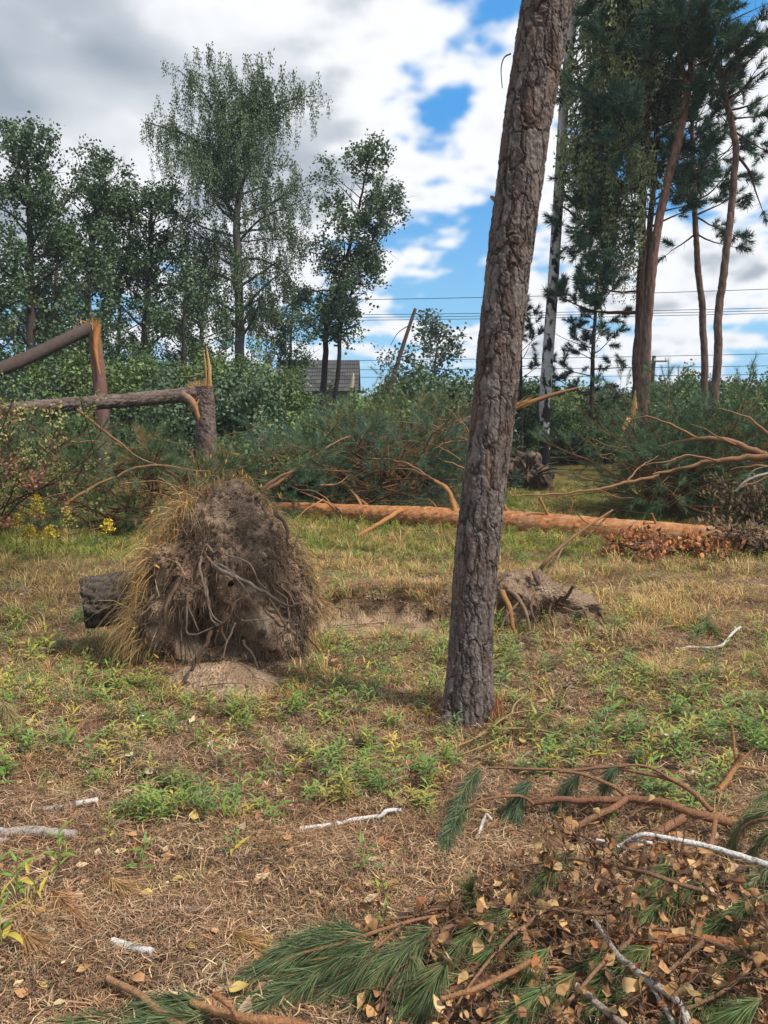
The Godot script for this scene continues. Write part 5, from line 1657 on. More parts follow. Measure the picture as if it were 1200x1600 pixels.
func build_cover() -> void:
	for q: Array in [[485, 1300], [525, 1298], [565, 1290], [605, 1280], [1075, 1020], [1110, 1020], [1140, 1008], [30, 1308], [80, 1308], [115, 1310], [70, 1270], [110, 1264], [145, 1258], [190, 1482], [225, 1494], [752, 1300], [270, 1430], [310, 1432], [500, 1310], [545, 1305], [595, 1295], [740, 1225], [720, 1265], [700, 1310], [692, 1350], [815, 1240], [800, 1280], [885, 1240], [950, 1215], [720, 1340], [750, 1330], [800, 1310], [840, 1270], [900, 1270], [690, 1380], [950, 1260], [730, 1300], [770, 1250]]:
		clear_spots.append(PG(q[0], q[1]))
	# pine-needle litter
	var cp := Copies3.new()
	var cols := [C(168, 138, 106), C(140, 112, 86), C(192, 164, 128), C(110, 88, 70), C(158, 118, 86)]
	for k in 30000:
		var z := -lerpf(1.5, 9.0, pow(R(0, 1), 1.15))
		var x := R(-1, 1) * (0.56 * -z + 0.8)
		if sand_mask(x, z) > 0.4 and R(0, 1) < 0.95:
			continue
		var s := R(0.75, 1.4)
		cp.put(Transform3D(Basis(Vector3.UP, R(0, TAU)).rotated(Vector3.RIGHT, R(-0.2, 0.2)).scaled(Vector3(s, s * 1.3, s)), G(x, z, R(0.0, 0.012))), vary(cols[rng.randi() % 5], 0.42))
	var o := scatter("needle_litter", litter_needles, cp, self)
	o.set_meta("label", "brown pine needle litter covering the forest floor")
	# dry grass, thin near the camera, thick further off
	var ga := Copies3.new()
	var gb := Copies3.new()
	var dry := [C(200, 170, 108), C(176, 144, 88), C(156, 124, 80), C(206, 182, 126)]
	var grn := [C(126, 138, 62), C(110, 128, 56), C(150, 150, 74)]
	for k in 26000:
		var z := -lerpf(2.2, 17.0, pow(R(0, 1), 1.25))
		var x := R(-1, 1) * (0.56 * -z + 0.8)
		if not free_spot(x, z) or sand_mask(x, z) > 0.35:
			continue
		var dn := smoothstep(-0.25, 0.35, n_mid.get_noise_2d(x * 0.9, z * 0.9 + 30.0)) * smoothstep(2.2, 5.6, -z) + 0.08
		dn = maxf(dn, smoothstep(7.0, 8.5, -z) * 0.8)
		if R(0, 1) > dn:
			continue
		var gf := clampf(smoothstep(7.4, 9.0, -z) * 0.75 + n_big.get_noise_2d(x * 2.0, z * 2.0) * 0.7 - 0.45 * bump(x, z, 2.6, -6.5, 1.5, 1.4) - 0.1, 0.02, 0.85)
		var col: Color = grn[rng.randi() % 3] if R(0, 1) < gf else dry[rng.randi() % 4]
		var s := R(0.45, 1.0) * (0.6 + 0.4 * smoothstep(3.0, 7.0, -z))
		var xf := Transform3D(Basis(Vector3.UP, R(0, TAU)).scaled(Vector3(s * 1.2, s * R(0.45, 0.9), s * 1.2)), G(x, z, -0.005))
		if k % 2:
			ga.put(xf, vary(col, 0.22))
		else:
			gb.put(xf, vary(col, 0.22))
	scatter("dry_grass", grass_tuft, ga, self).set_meta("label", "fine dry and green grass growing over the clearing")
	scatter("coarse_grass", grass_tuft_b, gb, self).set_meta("label", "coarse bleached grass growing over the clearing")

	# weeds: six kinds, near ones with a stem and single leaves
	var greens := [
		[C(118, 136, 62), C(132, 142, 68)], [C(98, 126, 60), C(116, 136, 66)], [C(142, 146, 68), C(176, 156, 72)],
		[C(106, 124, 70), C(120, 132, 76)], [C(184, 158, 74), C(190, 140, 70)], [C(128, 140, 58), C(160, 156, 72)]]
	var mats := []
	for gcol: Array in greens:
		var m := std(0.5, 0.4)
		m.vertex_color_use_as_albedo = true
		m.backlight_enabled = true
		m.backlight = Color(0.5, 0.5, 0.5)
		m.albedo_color = ((gcol[0] as Color) * Color(0.82, 0.98, 0.78)).linear_to_srgb()
		mats.append(m)
	var leaf_meshes := []
	for k in 9:
		var m := MB.new()
		leaf(m, Vector3.ZERO, Vector3.UP, Vector3.BACK, R(0.062, 0.12), R(0.014, 0.024), R(-1.5, -0.3), R(0.12, 0.3), Color.WHITE, Color(1.12, 1.02, 0.85), 0, 5, R(-0.5, 0.5))
		leaf_meshes.append(m.mesh(mats[0]))
	var protos := []
	for k in 12:
		protos.append([rng.randi_range(7, 13), R(0.06, 0.2), k % 6])
	var stem_mat := std(0.7, 0.3)
	var zones := [
		["weed on the bare litter at the lower left", "leafy weeds on the left foreground litter"],
		["weed in the green patch before the root plate", "leafy weeds before the root plate"],
		["weed in the litter between root plate and standing pine", "leafy weeds left of the standing pine"],
		["weed right of the standing pine's foot", "leafy weeds right of the standing pine"],
		["weed among the dry grass left of the root plate", "leafy weeds left of the root plate"]]
	var hues := ["green", "dark green", "yellow-green", "grey-green", "yellowed", "olive"]
	var made := 0
	var proto_nodes := {}
	var tries := 0
	while made < 295 and tries < 6000:
		tries += 1
		var z := -lerpf(2.15, 6.2, pow(R(0, 1), 0.85))
		var x := R(-1, 1) * (0.53 * -z + 0.15)
		if not free_spot(x, z) or sand_mask(x, z) > 0.2:
			continue
		var want := (0.3 + 0.55 * smoothstep(-0.35, 0.3, n_mid.get_noise_2d(x * 2.6 + 60.0, z * 2.6))) * (0.35 + 0.65 * smoothstep(2.2, 3.6, -z))
		want = maxf(want, 0.85 * bump(x, z, -0.9, -4.3, 1.3, 0.35))
		want *= 1.0 - 0.9 * bump(x, z, 2.3, -5.9, 1.2, 1.0)
		if x > 0.25 - 0.2 * (z + 2.2) and z > -3.3:
			want *= 0.1
		if R(0, 1) > want:
			continue
		var pi := made % 12
		var node: Node3D
		if not proto_nodes.has(pi):
			node = Node3D.new()
			node.name = numbered("leafy_weed", self)
			add_child(node, true)
			var h: float = protos[pi][1]
			var tl := Vector3(R(-0.04, 0.04), h, R(-0.04, 0.04))
			part("stem", stick([Vector3(0, -0.02, 0), tl * 0.5 + Vector3(R(-0.01, 0.01), 0, 0), tl], 0.0022, 0.0012, C(120, 124, 66), C(140, 140, 76), 5, 0.0, 4).mesh(stem_mat), node)
			for j in protos[pi][0]:
				var f := lerpf(0.12, 1.0, float(j) / (protos[pi][0] - 1))
				var az: float = j * 2.4 + R(-0.3, 0.3)
				var dd := Vector3(cos(az), lerpf(0.45, 1.5, f * f), sin(az)).normalized()
				var sc := R(0.75, 1.1) * (1.0 - 0.35 * f)
				var mt: StandardMaterial3D = mats[(protos[pi][2] + (0 if R(0, 1) < 0.85 else rng.randi() % 6)) % 6]
				if f < 0.3 and R(0, 1) < 0.3:
					mt = mats[4]
				var side := dd.cross(Vector3.UP).normalized()
				part("leaf", leaf_meshes[rng.randi() % 9], node, Transform3D(Basis(side, dd, side.cross(dd)).scaled(Vector3.ONE * sc), tl * f), mt)
			proto_nodes[pi] = node
		else:
			node = (proto_nodes[pi] as Node3D).duplicate()
			node.name = numbered("leafy_weed", self)
			add_child(node, true)
		node.transform = Transform3D(Basis(Vector3.UP, R(0, TAU)).rotated(Vector3.RIGHT, R(-0.25, 0.25)).scaled(Vector3.ONE * R(0.55, 1.05)), G(x, z))
		var zi := 0
		if z < -3.7:
			zi = 1 if x < -0.35 and x > -1.75 else (4 if x <= -1.75 else (2 if x < 0.5 else 3))
		elif x > 0.45:
			zi = 3
		elif x > -0.4:
			zi = 2
		tag(node, "%s%s%s lance-leaved weed %s" % ["short " if protos[pi][1] < 0.1 else ("tall " if protos[pi][1] > 0.16 else ""), "bushy " if protos[pi][0] > 10 else "", hues[protos[pi][2]], near(node.position)], "weed", "leafy weeds growing through the litter")
		made += 1
	# beyond them, weeds too many and too small to count
	var wf := Copies3.new()
	var wc := [C(104, 134, 58), C(122, 142, 62), C(168, 154, 72), C(90, 120, 60), C(112, 132, 66)]
	for k in 7000:
		var z := -lerpf(2.9, 14.0, pow(R(0, 1), 1.35))
		var x := R(-1, 1) * (0.56 * -z + 0.5)
		if not free_spot(x, z) or sand_mask(x, z) > 0.2:
			continue
		var want := smoothstep(-0.1, 0.4, n_mid.get_noise_2d(x * 1.1, z * 1.1 - 80.0) + 0.17) * (1.0 - 0.85 * bump(x, z, 2.6, -6.4, 1.5, 1.2)) + smoothstep(8.0, 9.5, -z) * 0.3 + 0.17 * smoothstep(2.9, 4.0, -z) * (1.0 - smoothstep(5.5, 6.5, -z))
		if R(0, 1) > want:
			continue
		var s := R(0.4, 0.85)
		wf.put(Transform3D(Basis(Vector3.UP, R(0, TAU)).scaled(Vector3(s, s * R(0.6, 1.2), s)), G(x, z)), vary(wc[rng.randi() % 5], 0.22))
	scatter("low_weeds", weed_far, wf, self).set_meta("label", "low green weeds spread over the farther clearing")
	# small leaf litter
	var lm := MB.new()
	lm.smooth = false
	leaf(lm, Vector3(-0.02, 0, 0), Vector3.RIGHT, Vector3.UP, 0.042, 0.03, 0.5, 0.16, Color.WHITE, Color.WHITE * 0.9, 1, 3, 0.4)
	var ll := Copies3.new()
	var lc := [C(186, 150, 110), C(160, 116, 82), C(132, 98, 76), C(204, 178, 138), C(104, 80, 66), C(172, 130, 84)]
	for k in 17000:
		var z := -lerpf(1.6, 7.5, pow(R(0, 1), 1.7))
		var x := R(-1, 1) * (0.56 * -z + 0.6)
		if not free_spot(x, z) or (sand_mask(x, z) > 0.4 and R(0, 1) < 0.9):
			continue
		if R(0, 1) > 0.35 + smoothstep(-0.2, 0.3, n_mid.get_noise_2d(x * 2.0 - 20.0, z * 2.0)):
			continue
		ll.put(Transform3D(Basis(Vector3.UP, R(0, TAU)).rotated(rand_dir(), R(0.0, 0.7)).scaled(Vector3.ONE * (0.25 + 0.9 * pow(R(0, 1), 2.0))), G(x, z, R(0.006, 0.03))), vary(lc[rng.randi() % 6], 0.25))
	scatter("leaf_litter", lm.mesh(M.dead), ll, self).set_meta("label", "small dry leaf fragments lying in the needle litter")
	# bigger fallen leaves, one by one
	var big := []
	for k in 8:
		var m := MB.new()
		leaf(m, Vector3(-0.028, 0.004, 0), Vector3(1, 0.1, 0).normalized(), Vector3.UP, R(0.05, 0.075), R(0.034, 0.052), R(-0.9, 0.9), R(0.05, 0.25), Color.WHITE, Color(0.92, 0.86, 0.8), 1, 5, R(-0.7, 0.7))
		big.append(m.mesh(M.dead))
	var bm := []
	for c: Color in [C(196, 166, 122), C(176, 134, 94), C(214, 192, 154), C(154, 114, 86), C(192, 168, 98), C(172, 150, 128)]:
		var m := M.dead.duplicate() as StandardMaterial3D
		m.albedo_color = c.linear_to_srgb()
		bm.append(m)
	var leaf_hues := ["tan", "orange-brown", "pale", "reddish brown", "yellow", "greyish"]
	var n := 0
	while n < 230:
		var z := -lerpf(1.75, 5.0, pow(R(0, 1), 1.3))
		var x := R(-1, 1) * (0.52 * -z + 0.1)
		if not free_spot(x, z) or sand_mask(x, z) > 0.3:
			continue
		var o2 := part("fallen_leaf", big[rng.randi() % 8], self, Transform3D(Basis(Vector3.UP, R(0, TAU)).rotated(rand_dir(), R(0.0, 0.6)).scaled(Vector3.ONE * R(0.55, 1.0)), G(x, z, R(0.012, 0.035))), bm[n % 6])
		if x > 0.3 and z > -3.2:
			tag(o2, "dry %s leaf fallen %s" % [leaf_hues[n % 6], near(o2.position)], "leaf", "dry leaves fallen on the litter")
		elif z > -3.2:
			tag(o2, "dry %s leaf fallen %s" % [leaf_hues[n % 6], near(o2.position)], "leaf", "dry leaves fallen on the litter")
		else:
			tag(o2, "dry %s leaf fallen %s" % [leaf_hues[n % 6], near(o2.position)], "leaf", "dry leaves fallen on the litter")
		n += 1
	# small dark twigs and bark bits in the litter
	var tw := MB.new()
	tube(tw, PackedVector3Array([Vector3(-0.1, 0, 0), Vector3(-0.03, 0.006, 0.008), Vector3(0.04, 0.004, -0.004), Vector3(0.1, 0.0, 0.01)]), PackedFloat32Array([0.003, 0.0028, 0.0024, 0.0015]), 5, Color.WHITE, Color.WHITE, 0.1, 0.2)
	var tc := Copies3.new()
	for k in 1500:
		var z := -lerpf(1.6, 8.0, pow(R(0, 1), 1.3))
		var x := R(-1, 1) * (0.56 * -z + 0.6)
		if not free_spot(x, z):
			continue
		tc.put(Transform3D(Basis(Vector3.UP, R(0, TAU)).rotated(Vector3.BACK, R(-0.12, 0.12)).scaled(Vector3(R(0.4, 1.6), R(0.5, 1.3), R(0.5, 1.3))), G(x, z, R(0.004, 0.02))), vary([C(120, 98, 82), C(96, 80, 70), C(160, 140, 120), C(140, 108, 84)][rng.randi() % 4], 0.25))
	scatter("twig_litter", tw.mesh(M.wood), tc, self).set_meta("label", "thin dead twigs scattered in the litter")

# ---------------------------------------------------------------- foreground branches
# A bushy shoot of long needles set round a path
func foxtail(p: Array, count: int, ln: float, w: float, ang: float, col: Color, droop := 0.25) -> MB:
	var m := MB.new()
	m.smooth = false
	var s := spline(p, 6)
	for k in count:
		var t := pow(R(0, 1), 0.85)
		var b := along(s, t)
		var d := dir_at(s, t)
		var o := (rand_dir() - d * 0.2).normalized()
		o = (o - d * o.dot(d)).normalized()
		var a := ang * R(0.5, 1.35) * (1.0 - 0.35 * t)
		var nd := (d * cos(a) + o * sin(a) + Vector3.DOWN * droop * R(0.3, 1.0)).normalized()
		nd = (nd + rand_dir() * 0.16).normalized()
		var nc := vary(col, 0.4) if R(0, 1) > 0.06 else vary(C(150, 118, 78), 0.3)
		needle(m, b, nd, ln * R(0.55, 1.15), w * R(0.8, 1.3), nc, droop * R(0.2, 0.8), true)
	tube(m, s, radii(s.size(), 0.0035, 0.002), 5, C(128, 104, 72), C(120, 116, 76), 0.0, 0.0)
	return m

func build_foreground() -> void:
	var green := C(86, 104, 76)
	var green2 := C(92, 106, 72)
	var bk := C(154, 114, 86)
	var bk2 := C(150, 116, 90)
	# A: the pine branch lying at the right, tips hanging to the left
	var at := PG(1080, 1290, 0.05)
	var o := thing("pine_branch", "fallen pine branch with orange bark and drooping green needle tails at the right", "pine branch", at)
	var st := func(p: Array, b: Vector3) -> Array:
		var q := []
		for e: Array in p:
			q.append(PG(e[0], e[1], e[2]) - b)
		return q
	part("limb", stick(st.call([[1140, 1285, 0.07], [1095, 1272, 0.10], [1040, 1256, 0.11], [985, 1248, 0.11], [920, 1250, 0.10], [870, 1250, 0.09], [812, 1262, 0.06]], at), 0.019, 0.010, bk, C(140, 102, 80), 14, 0.14, 12, 0.015).mesh(M.wood), o)
	var twigs := [
		[[[1112, 1268, 0.10], [1085, 1240, 0.15], [1050, 1218, 0.18], [1000, 1206, 0.2], [940, 1200, 0.2], [880, 1204, 0.19], [760, 1200, 0.17]], 0.011, 0.005],
		[[[980, 1246, 0.11], [950, 1225, 0.16], [905, 1210, 0.19], [872, 1206, 0.19]], 0.009, 0.005],
		[[[978, 1248, 0.11], [950, 1265, 0.09], [915, 1285, 0.06], [885, 1302, 0.03]], 0.014, 0.010],
		[[[832, 1256, 0.08], [815, 1245, 0.12], [790, 1244, 0.14], [755, 1250, 0.13], [730, 1262, 0.10]], 0.007, 0.004],
		[[[1118, 1282, 0.08], [1110, 1320, 0.07], [1090, 1370, 0.06], [1076, 1410, 0.04]], 0.010, 0.006],
		[[[1070, 1275, 0.08], [1030, 1300, 0.06], [985, 1330, 0.04], [965, 1345, 0.03]], 0.018, 0.010],
		[[[1050, 1262, 0.1], [1010, 1262, 0.09], [990, 1272, 0.07]], 0.008, 0.005],
		[[[1055, 1222, 0.18], [1010, 1198, 0.22], [965, 1196, 0.22], [905, 1196, 0.2]], 0.006, 0.004]]
	for e: Array in twigs:
		part("twig", stick(st.call(e[0], at), e[1], e[2], bk, bk2, 8, 0.15, 7, 0.008).mesh(M.wood), o)
	var tails := [
		[[[752, 1200, 0.17], [738, 1215, 0.15], [720, 1245, 0.10], [705, 1290, 0.05], [690, 1335, 0.02]], 760],
		[[[735, 1258, 0.10], [718, 1275, 0.07], [703, 1305, 0.04], [692, 1340, 0.02]], 520],
		[[[832, 1222, 0.16], [815, 1232, 0.14], [800, 1255, 0.08], [790, 1282, 0.03]], 600],
		[[[822, 1235, 0.14], [812, 1250, 0.10], [808, 1275, 0.05]], 320],
		[[[905, 1212, 0.19], [890, 1225, 0.14], [878, 1245, 0.08], [872, 1262, 0.05]], 460],
		[[[968, 1196, 0.22], [958, 1202, 0.2], [950, 1216, 0.15], [948, 1226, 0.12]], 300],
		[[[975, 1300, 0.05], [970, 1320, 0.04], [965, 1345, 0.02]], 260],
		[[[1050, 1330, 0.06], [1035, 1350, 0.04], [1022, 1375, 0.02]], 300]]
	for e: Array in tails:
		part("needle_tail", foxtail(st.call(e[0], at), int(e[1] * 1.7), 0.082, 0.0016, 0.75, green, 0.35).mesh(M.needle), o)
	# B: the pale green bough at the right edge
	at = PG(1190, 1330, 0.05)
	o = thing("pine_bough", "bushy pale green pine bough cut by the right edge of the foreground", "pine branch", at)
	part("twig", stick(st.call([[1240, 1290, 0.2], [1200, 1280, 0.2], [1165, 1290, 0.15], [1150, 1320, 0.08]], at), 0.009, 0.004, bk2, bk2, 7, 0.1).mesh(M.wood), o)
	for e: Array in [[[[1230, 1262, 0.22], [1195, 1268, 0.2], [1165, 1285, 0.14], [1145, 1315, 0.06]], 700], [[[1240, 1290, 0.2], [1205, 1300, 0.16], [1180, 1325, 0.08], [1165, 1350, 0.03]], 640], [[[1235, 1340, 0.12], [1200, 1355, 0.08], [1170, 1385, 0.03]], 480], [[[1230, 1230, 0.2], [1200, 1240, 0.18], [1175, 1262, 0.14]], 420], [[[1215, 1390, 0.06], [1180, 1405, 0.05], [1150, 1415, 0.03]], 300]]:
		part("needle_tail", foxtail(st.call(e[0], at), e[1], 0.07, 0.0017, 0.75, C(112, 122, 84), 0.3).mesh(M.needle), o)
	# C: long-needled bough at the bottom
	at = PG(560, 1500, 0.05)
	o = thing("pine_bough", "long-needled dark green pine bough fanning out along the bottom edge", "pine branch", at)
	part("twig", stick(st.call([[640, 1440, 0.14], [590, 1455, 0.15], [530, 1475, 0.14], [470, 1490, 0.11], [420, 1510, 0.07]], at), 0.006, 0.003, bk, bk2, 7, 0.1).mesh(M.wood), o)
	part("twig", stick(st.call([[700, 1430, 0.12], [640, 1440, 0.14], [600, 1470, 0.13], [560, 1510, 0.10]], at), 0.006, 0.003, bk, bk2, 7, 0.1).mesh(M.wood), o)
	for e: Array in [
		[[[580, 1458, 0.15], [530, 1468, 0.14], [470, 1485, 0.10], [420, 1505, 0.06]], 520], [[[590, 1470, 0.14], [540, 1490, 0.12], [480, 1515, 0.07], [430, 1535, 0.03]], 520], [[[560, 1470, 0.14], [500, 1478, 0.12], [440, 1500, 0.08], [380, 1530, 0.03]], 460],
		[[[600, 1480, 0.13], [570, 1505, 0.10], [530, 1535, 0.06], [490, 1560, 0.03]], 480], [[[620, 1470, 0.13], [600, 1500, 0.1], [580, 1540, 0.06], [555, 1570, 0.03]], 460], [[[640, 1470, 0.13], [640, 1500, 0.1], [630, 1545, 0.06], [620, 1590, 0.03]], 420], [[[520, 1500, 0.1], [460, 1530, 0.06], [400, 1560, 0.02]], 380], [[[680, 1450, 0.15], [640, 1475, 0.14], [600, 1510, 0.1]], 320], [[[560, 1450, 0.16], [510, 1455, 0.14], [450, 1478, 0.1]], 360], [[[700, 1500, 0.14], [680, 1530, 0.12], [660, 1575, 0.06]], 320], [[[500, 1520, 0.08], [450, 1550, 0.06], [380, 1580, 0.03]], 320]]:
		part("needle_tail", foxtail(st.call(e[0], at), int(e[1] * 2.4), 0.105, 0.0015, 0.6, vary(green2, 0.12), 0.22).mesh(M.needle), o)
	# D: needles lying at the lower left corner
	at = PG(250, 1590, 0.03)
	o = thing("pine_bough", "flat green pine bough lying at the bottom left under a brown stick", "pine branch", at)
	for e: Array in [[[[320, 1560, 0.04], [260, 1565, 0.05], [200, 1585, 0.03]], 340], [[[330, 1590, 0.04], [270, 1590, 0.05], [190, 1610, 0.03]], 360], [[[300, 1620, 0.05], [240, 1615, 0.04], [160, 1625, 0.03]], 300], [[[180, 1590, 0.03], [130, 1598, 0.04], [80, 1612, 0.02]], 260]]:
		part("needle_tail", foxtail(st.call(e[0], at), int(e[1] * 2.0), 0.1, 0.0017, 0.5, vary(green2, 0.12), 0.12).mesh(M.needle), o)
	# E: needles under the dead leaf pile
	at = PG(760, 1500, 0.03)
	o = thing("pine_bough", "green pine bough buried under the dead leaves at the bottom centre", "pine branch", at)
	for e: Array in [[[[840, 1450, 0.1], [790, 1470, 0.09], [740, 1500, 0.06], [700, 1530, 0.03]], 420], [[[860, 1480, 0.1], [820, 1510, 0.08], [780, 1550, 0.03]], 380], [[[900, 1520, 0.1], [860, 1550, 0.08], [820, 1590, 0.03]], 380], [[[700, 1510, 0.12], [670, 1530, 0.1], [640, 1570, 0.05], [620, 1610, 0.02]], 420], [[[745, 1395, 0.08], [740, 1405, 0.1], [735, 1390, 0.14]], 120], [[[1000, 1540, 0.08], [950, 1560, 0.06], [900, 1600, 0.03]], 320], [[[960, 1480, 0.08], [930, 1500, 0.06], [890, 1530, 0.03]], 260], [[[1130, 1540, 0.1], [1090, 1570, 0.1], [1050, 1600, 0.06]], 260], [[[1190, 1400, 0.12], [1150, 1425, 0.12], [1110, 1450, 0.08]], 300], [[[1100, 1380, 0.12], [1050, 1400, 0.12], [1010, 1430, 0.1]], 260], [[[1200, 1480, 0.16], [1160, 1500, 0.15], [1130, 1530, 0.12]], 260], [[[900, 1330, 0.12], [870, 1350, 0.1], [850, 1375, 0.08]], 220], [[[800, 1420, 0.14], [760, 1440, 0.13], [720, 1470, 0.1]], 300], [[[1020, 1480, 0.15], [980, 1500, 0.14], [940, 1530, 0.1]], 300], [[[1190, 1560, 0.16], [1150, 1580, 0.14], [1110, 1610, 0.1]], 300], [[[860, 1540, 0.12], [830, 1560, 0.1], [790, 1600, 0.06]], 300], [[[1060, 1350, 0.13], [1030, 1370, 0.12], [1000, 1400, 0.1]], 240]]:
		part("needle_tail", foxtail(st.call(e[0], at), int(e[1] * 2.0), 0.1, 0.0017, 0.5, vary(C(92, 108, 66), 0.12), 0.2).mesh(M.needle), o)
	# F: boughs whose leaves have died, heaped at the lower right
	var dl := []
	for k in 10:
		var m := MB.new()
		leaf(m, Vector3(0, 0.012, 0), Vector3.UP, Vector3.BACK, R(0.05, 0.075), R(0.038, 0.056), R(-2.4, 2.4), R(0.0, 0.45), Color.WHITE, Color(0.88, 0.8, 0.72), 1, 8, R(-0.9, 0.9))
		for j in m.v.size():
			var q := m.v[j] * 38.0
			m.v[j] += Vector3(n_mid.get_noise_3d(q.x + k * 9, q.y, q.z), n_mid.get_noise_3d(q.x, q.y + k * 9, q.z), n_mid.get_noise_3d(q.x, q.y, q.z + k * 9)) * 0.006
			m.c[j] = m.c[j] * (1.0 + n_fine.get_noise_3d(q.x * 1.5, q.y * 1.5, k * 3.0) * 0.7)
		tube(m, PackedVector3Array([Vector3(0, -0.014, 0), Vector3(0, 0.012, 0)]), PackedFloat32Array([0.001, 0.0008]), 4, Color(0.7, 0.6, 0.5), Color(0.7, 0.6, 0.5), 0.0, 0.0)
		m.n = PackedVector3Array()
		dl.append(m.mesh(M.dead))
	var dm := []
	for c: Color in [C(172, 132, 90), C(146, 108, 76), C(116, 88, 66), C(194, 160, 112), C(136, 114, 76), C(156, 102, 66), C(210, 182, 138)]:
		var m := M.dead.duplicate() as StandardMaterial3D
		m.albedo_color = c.linear_to_srgb()
		dm.append(m)
	var heaps := [
		["dead_leaf_branch", "fallen birch branch with dead tan leaves at the bottom centre", [[[960, 1430, 0.12], [860, 1420, 0.14], [740, 1415, 0.10], [640, 1430, 0.08], [560, 1440, 0.06]], [[760, 1415, 0.1], [700, 1450, 0.12], [640, 1500, 0.1], [600, 1560, 0.06]], [[860, 1420, 0.13], [800, 1460, 0.14], [700, 1590, 0.06]]], 170],
		["dead_leaf_branch", "fallen birch branch with thick clusters of brown leaves under the white branch", [[[1120, 1400, 0.16], [1040, 1375, 0.18], [940, 1350, 0.16], [860, 1345, 0.12], [790, 1365, 0.08], [730, 1395, 0.05]], [[1000, 1365, 0.17], [940, 1320, 0.2], [880, 1300, 0.18]], [[960, 1355, 0.17], [900, 1400, 0.12], [840, 1430, 0.08]], [[1120, 1400, 0.15], [1060, 1340, 0.14], [1040, 1300, 0.12]]], 230],
		["dead_leaf_branch", "fallen branch with curled brown leaves filling the bottom right corner", [[[1260, 1560, 0.16], [1180, 1500, 0.18], [1100, 1470, 0.16], [1000, 1450, 0.14], [900, 1460, 0.1]], [[1180, 1500, 0.17], [1120, 1550, 0.14], [1040, 1590, 0.1]], [[1100, 1470, 0.16], [1040, 1520, 0.14], [960, 1590, 0.08]], [[1230, 1540, 0.16], [1200, 1440, 0.14], [1160, 1400, 0.1]], [[1000, 1450, 0.14], [930, 1520, 0.14], [860, 1600, 0.1]]], 290]]
	for h: Array in heaps:
		var p0: Array = h[2][0][0]
		at = PG(p0[0], p0[1], 0.02)
		o = thing(h[0], h[1], "dead branch", at)
		var lines := []
		for q: Array in h[2]:
			var pts: Array = st.call(q, at)
			var mb := stick(pts, 0.008, 0.003, C(132, 104, 82), C(150, 118, 92), 7, 0.15, 7, 0.012)
			part("branch", mb.mesh(M.wood), o)
			lines.append(spline(pts, 8))
		var tm := MB.new()
		var main := lines.size()
		for k in 110:
			var ln: PackedVector3Array = lines[rng.randi() % main]
			var a := along(ln, R(0.05, 1.0))
			var e := a + (rand_dir() * Vector3(1, 0.5, 1)).normalized() * R(0.06, 0.2) + Vector3(0, R(-0.03, 0.05), 0)
			var s := wobble(spline([a, a.lerp(e, 0.5) + Vector3(0, R(0, 0.03), 0), e], 4), 0.03, 6.0)
			tube(tm, s, radii(s.size(), 0.0022, 0.0012), 4, C(110, 88, 74), C(128, 104, 86), 0.0, 0.1)
			lines.append(s)
		part("twigs", tm.mesh(M.wood), o).set_meta("kind", "stuff")
		for k in h[3]:
			var ln: PackedVector3Array = lines[rng.randi() % lines.size()]
			var q := along(ln, R(0.1, 1.0)) + rand_dir() * 0.015
			var dd := (Vector3.DOWN * R(0.0, 1.3) + rand_dir()).normalized()
			part("dead_leaf", dl[rng.randi() % 10], o, Transform3D(basis_to(dd, R(0, TAU)).scaled(Vector3.ONE * R(0.42, 0.82)), q), dm[mini(rng.randi() % 7, rng.randi() % 7)])
	# loose dead leaves under the heap
	var lm := MB.new()
	lm.smooth = false
	leaf(lm, Vector3(-0.03, 0, 0), Vector3.RIGHT, Vector3.UP, 0.06, 0.045, 0.8, 0.2, Color.WHITE, Color.WHITE * 0.88, 1, 4, 0.5)
	var cp := Copies3.new()
	for k in 1500:
		var x := R(560, 1260)
		var y := R(1350, 1640)
		if y < 1350 + (900 - x) * 0.28:
			continue
		cp.put(Transform3D(Basis(rand_dir(), R(0, TAU)).scaled(Vector3.ONE * R(0.35, 0.85)), PG(x, y, R(0.005, 0.06))), vary([C(136, 98, 70), C(104, 78, 60), C(172, 130, 88), C(84, 66, 54)][rng.randi() % 4], 0.3))
	scatter("heaped_leaf_litter", lm.mesh(M.dead), cp, self).set_meta("label", "loose dead leaves heaped under the foreground branches")

# ---------------------------------------------------------------- sticks and small things
func ground_stick(called: String, label: String, cat: String, pts: Array, r0: float, r1: float, c0: Color, c1: Color, birch := false, forks := []) -> Node3D:
	var q := []
	var at := PG(pts[0][0], pts[0][1], 0.0)
	var o := thing(called, label, cat, at)
	var all := [pts] + forks
	for k in all.size():
		q = []
		for e: Array in all[k]:
			q.append(PG(e[0], e[1], e[2] if e.size() > 2 else 0.02) - at)
		var m := stick(q, r0 if k == 0 else r0 * 0.5, r1 if k == 0 else r1 * 0.6, c0, c1, 10, 0.18, 12, 0.01)
		if birch:
			for j in m.v.size():
				var v := m.v[j]
				var s := n_fine.get_noise_3d(v.x * 26.0 + 7.0, v.y * 26.0, v.z * 26.0) + 0.5 * n_mid.get_noise_3d(v.x * 9.0, v.y * 9.0, v.z * 9.0)
				m.c[j] = m.c[j].lerp(C(70, 62, 58), smoothstep(0.22, 0.4, s) * 0.85)
		part("stem" if k == 0 else "fork", m.mesh(M.wood), o)
	return o

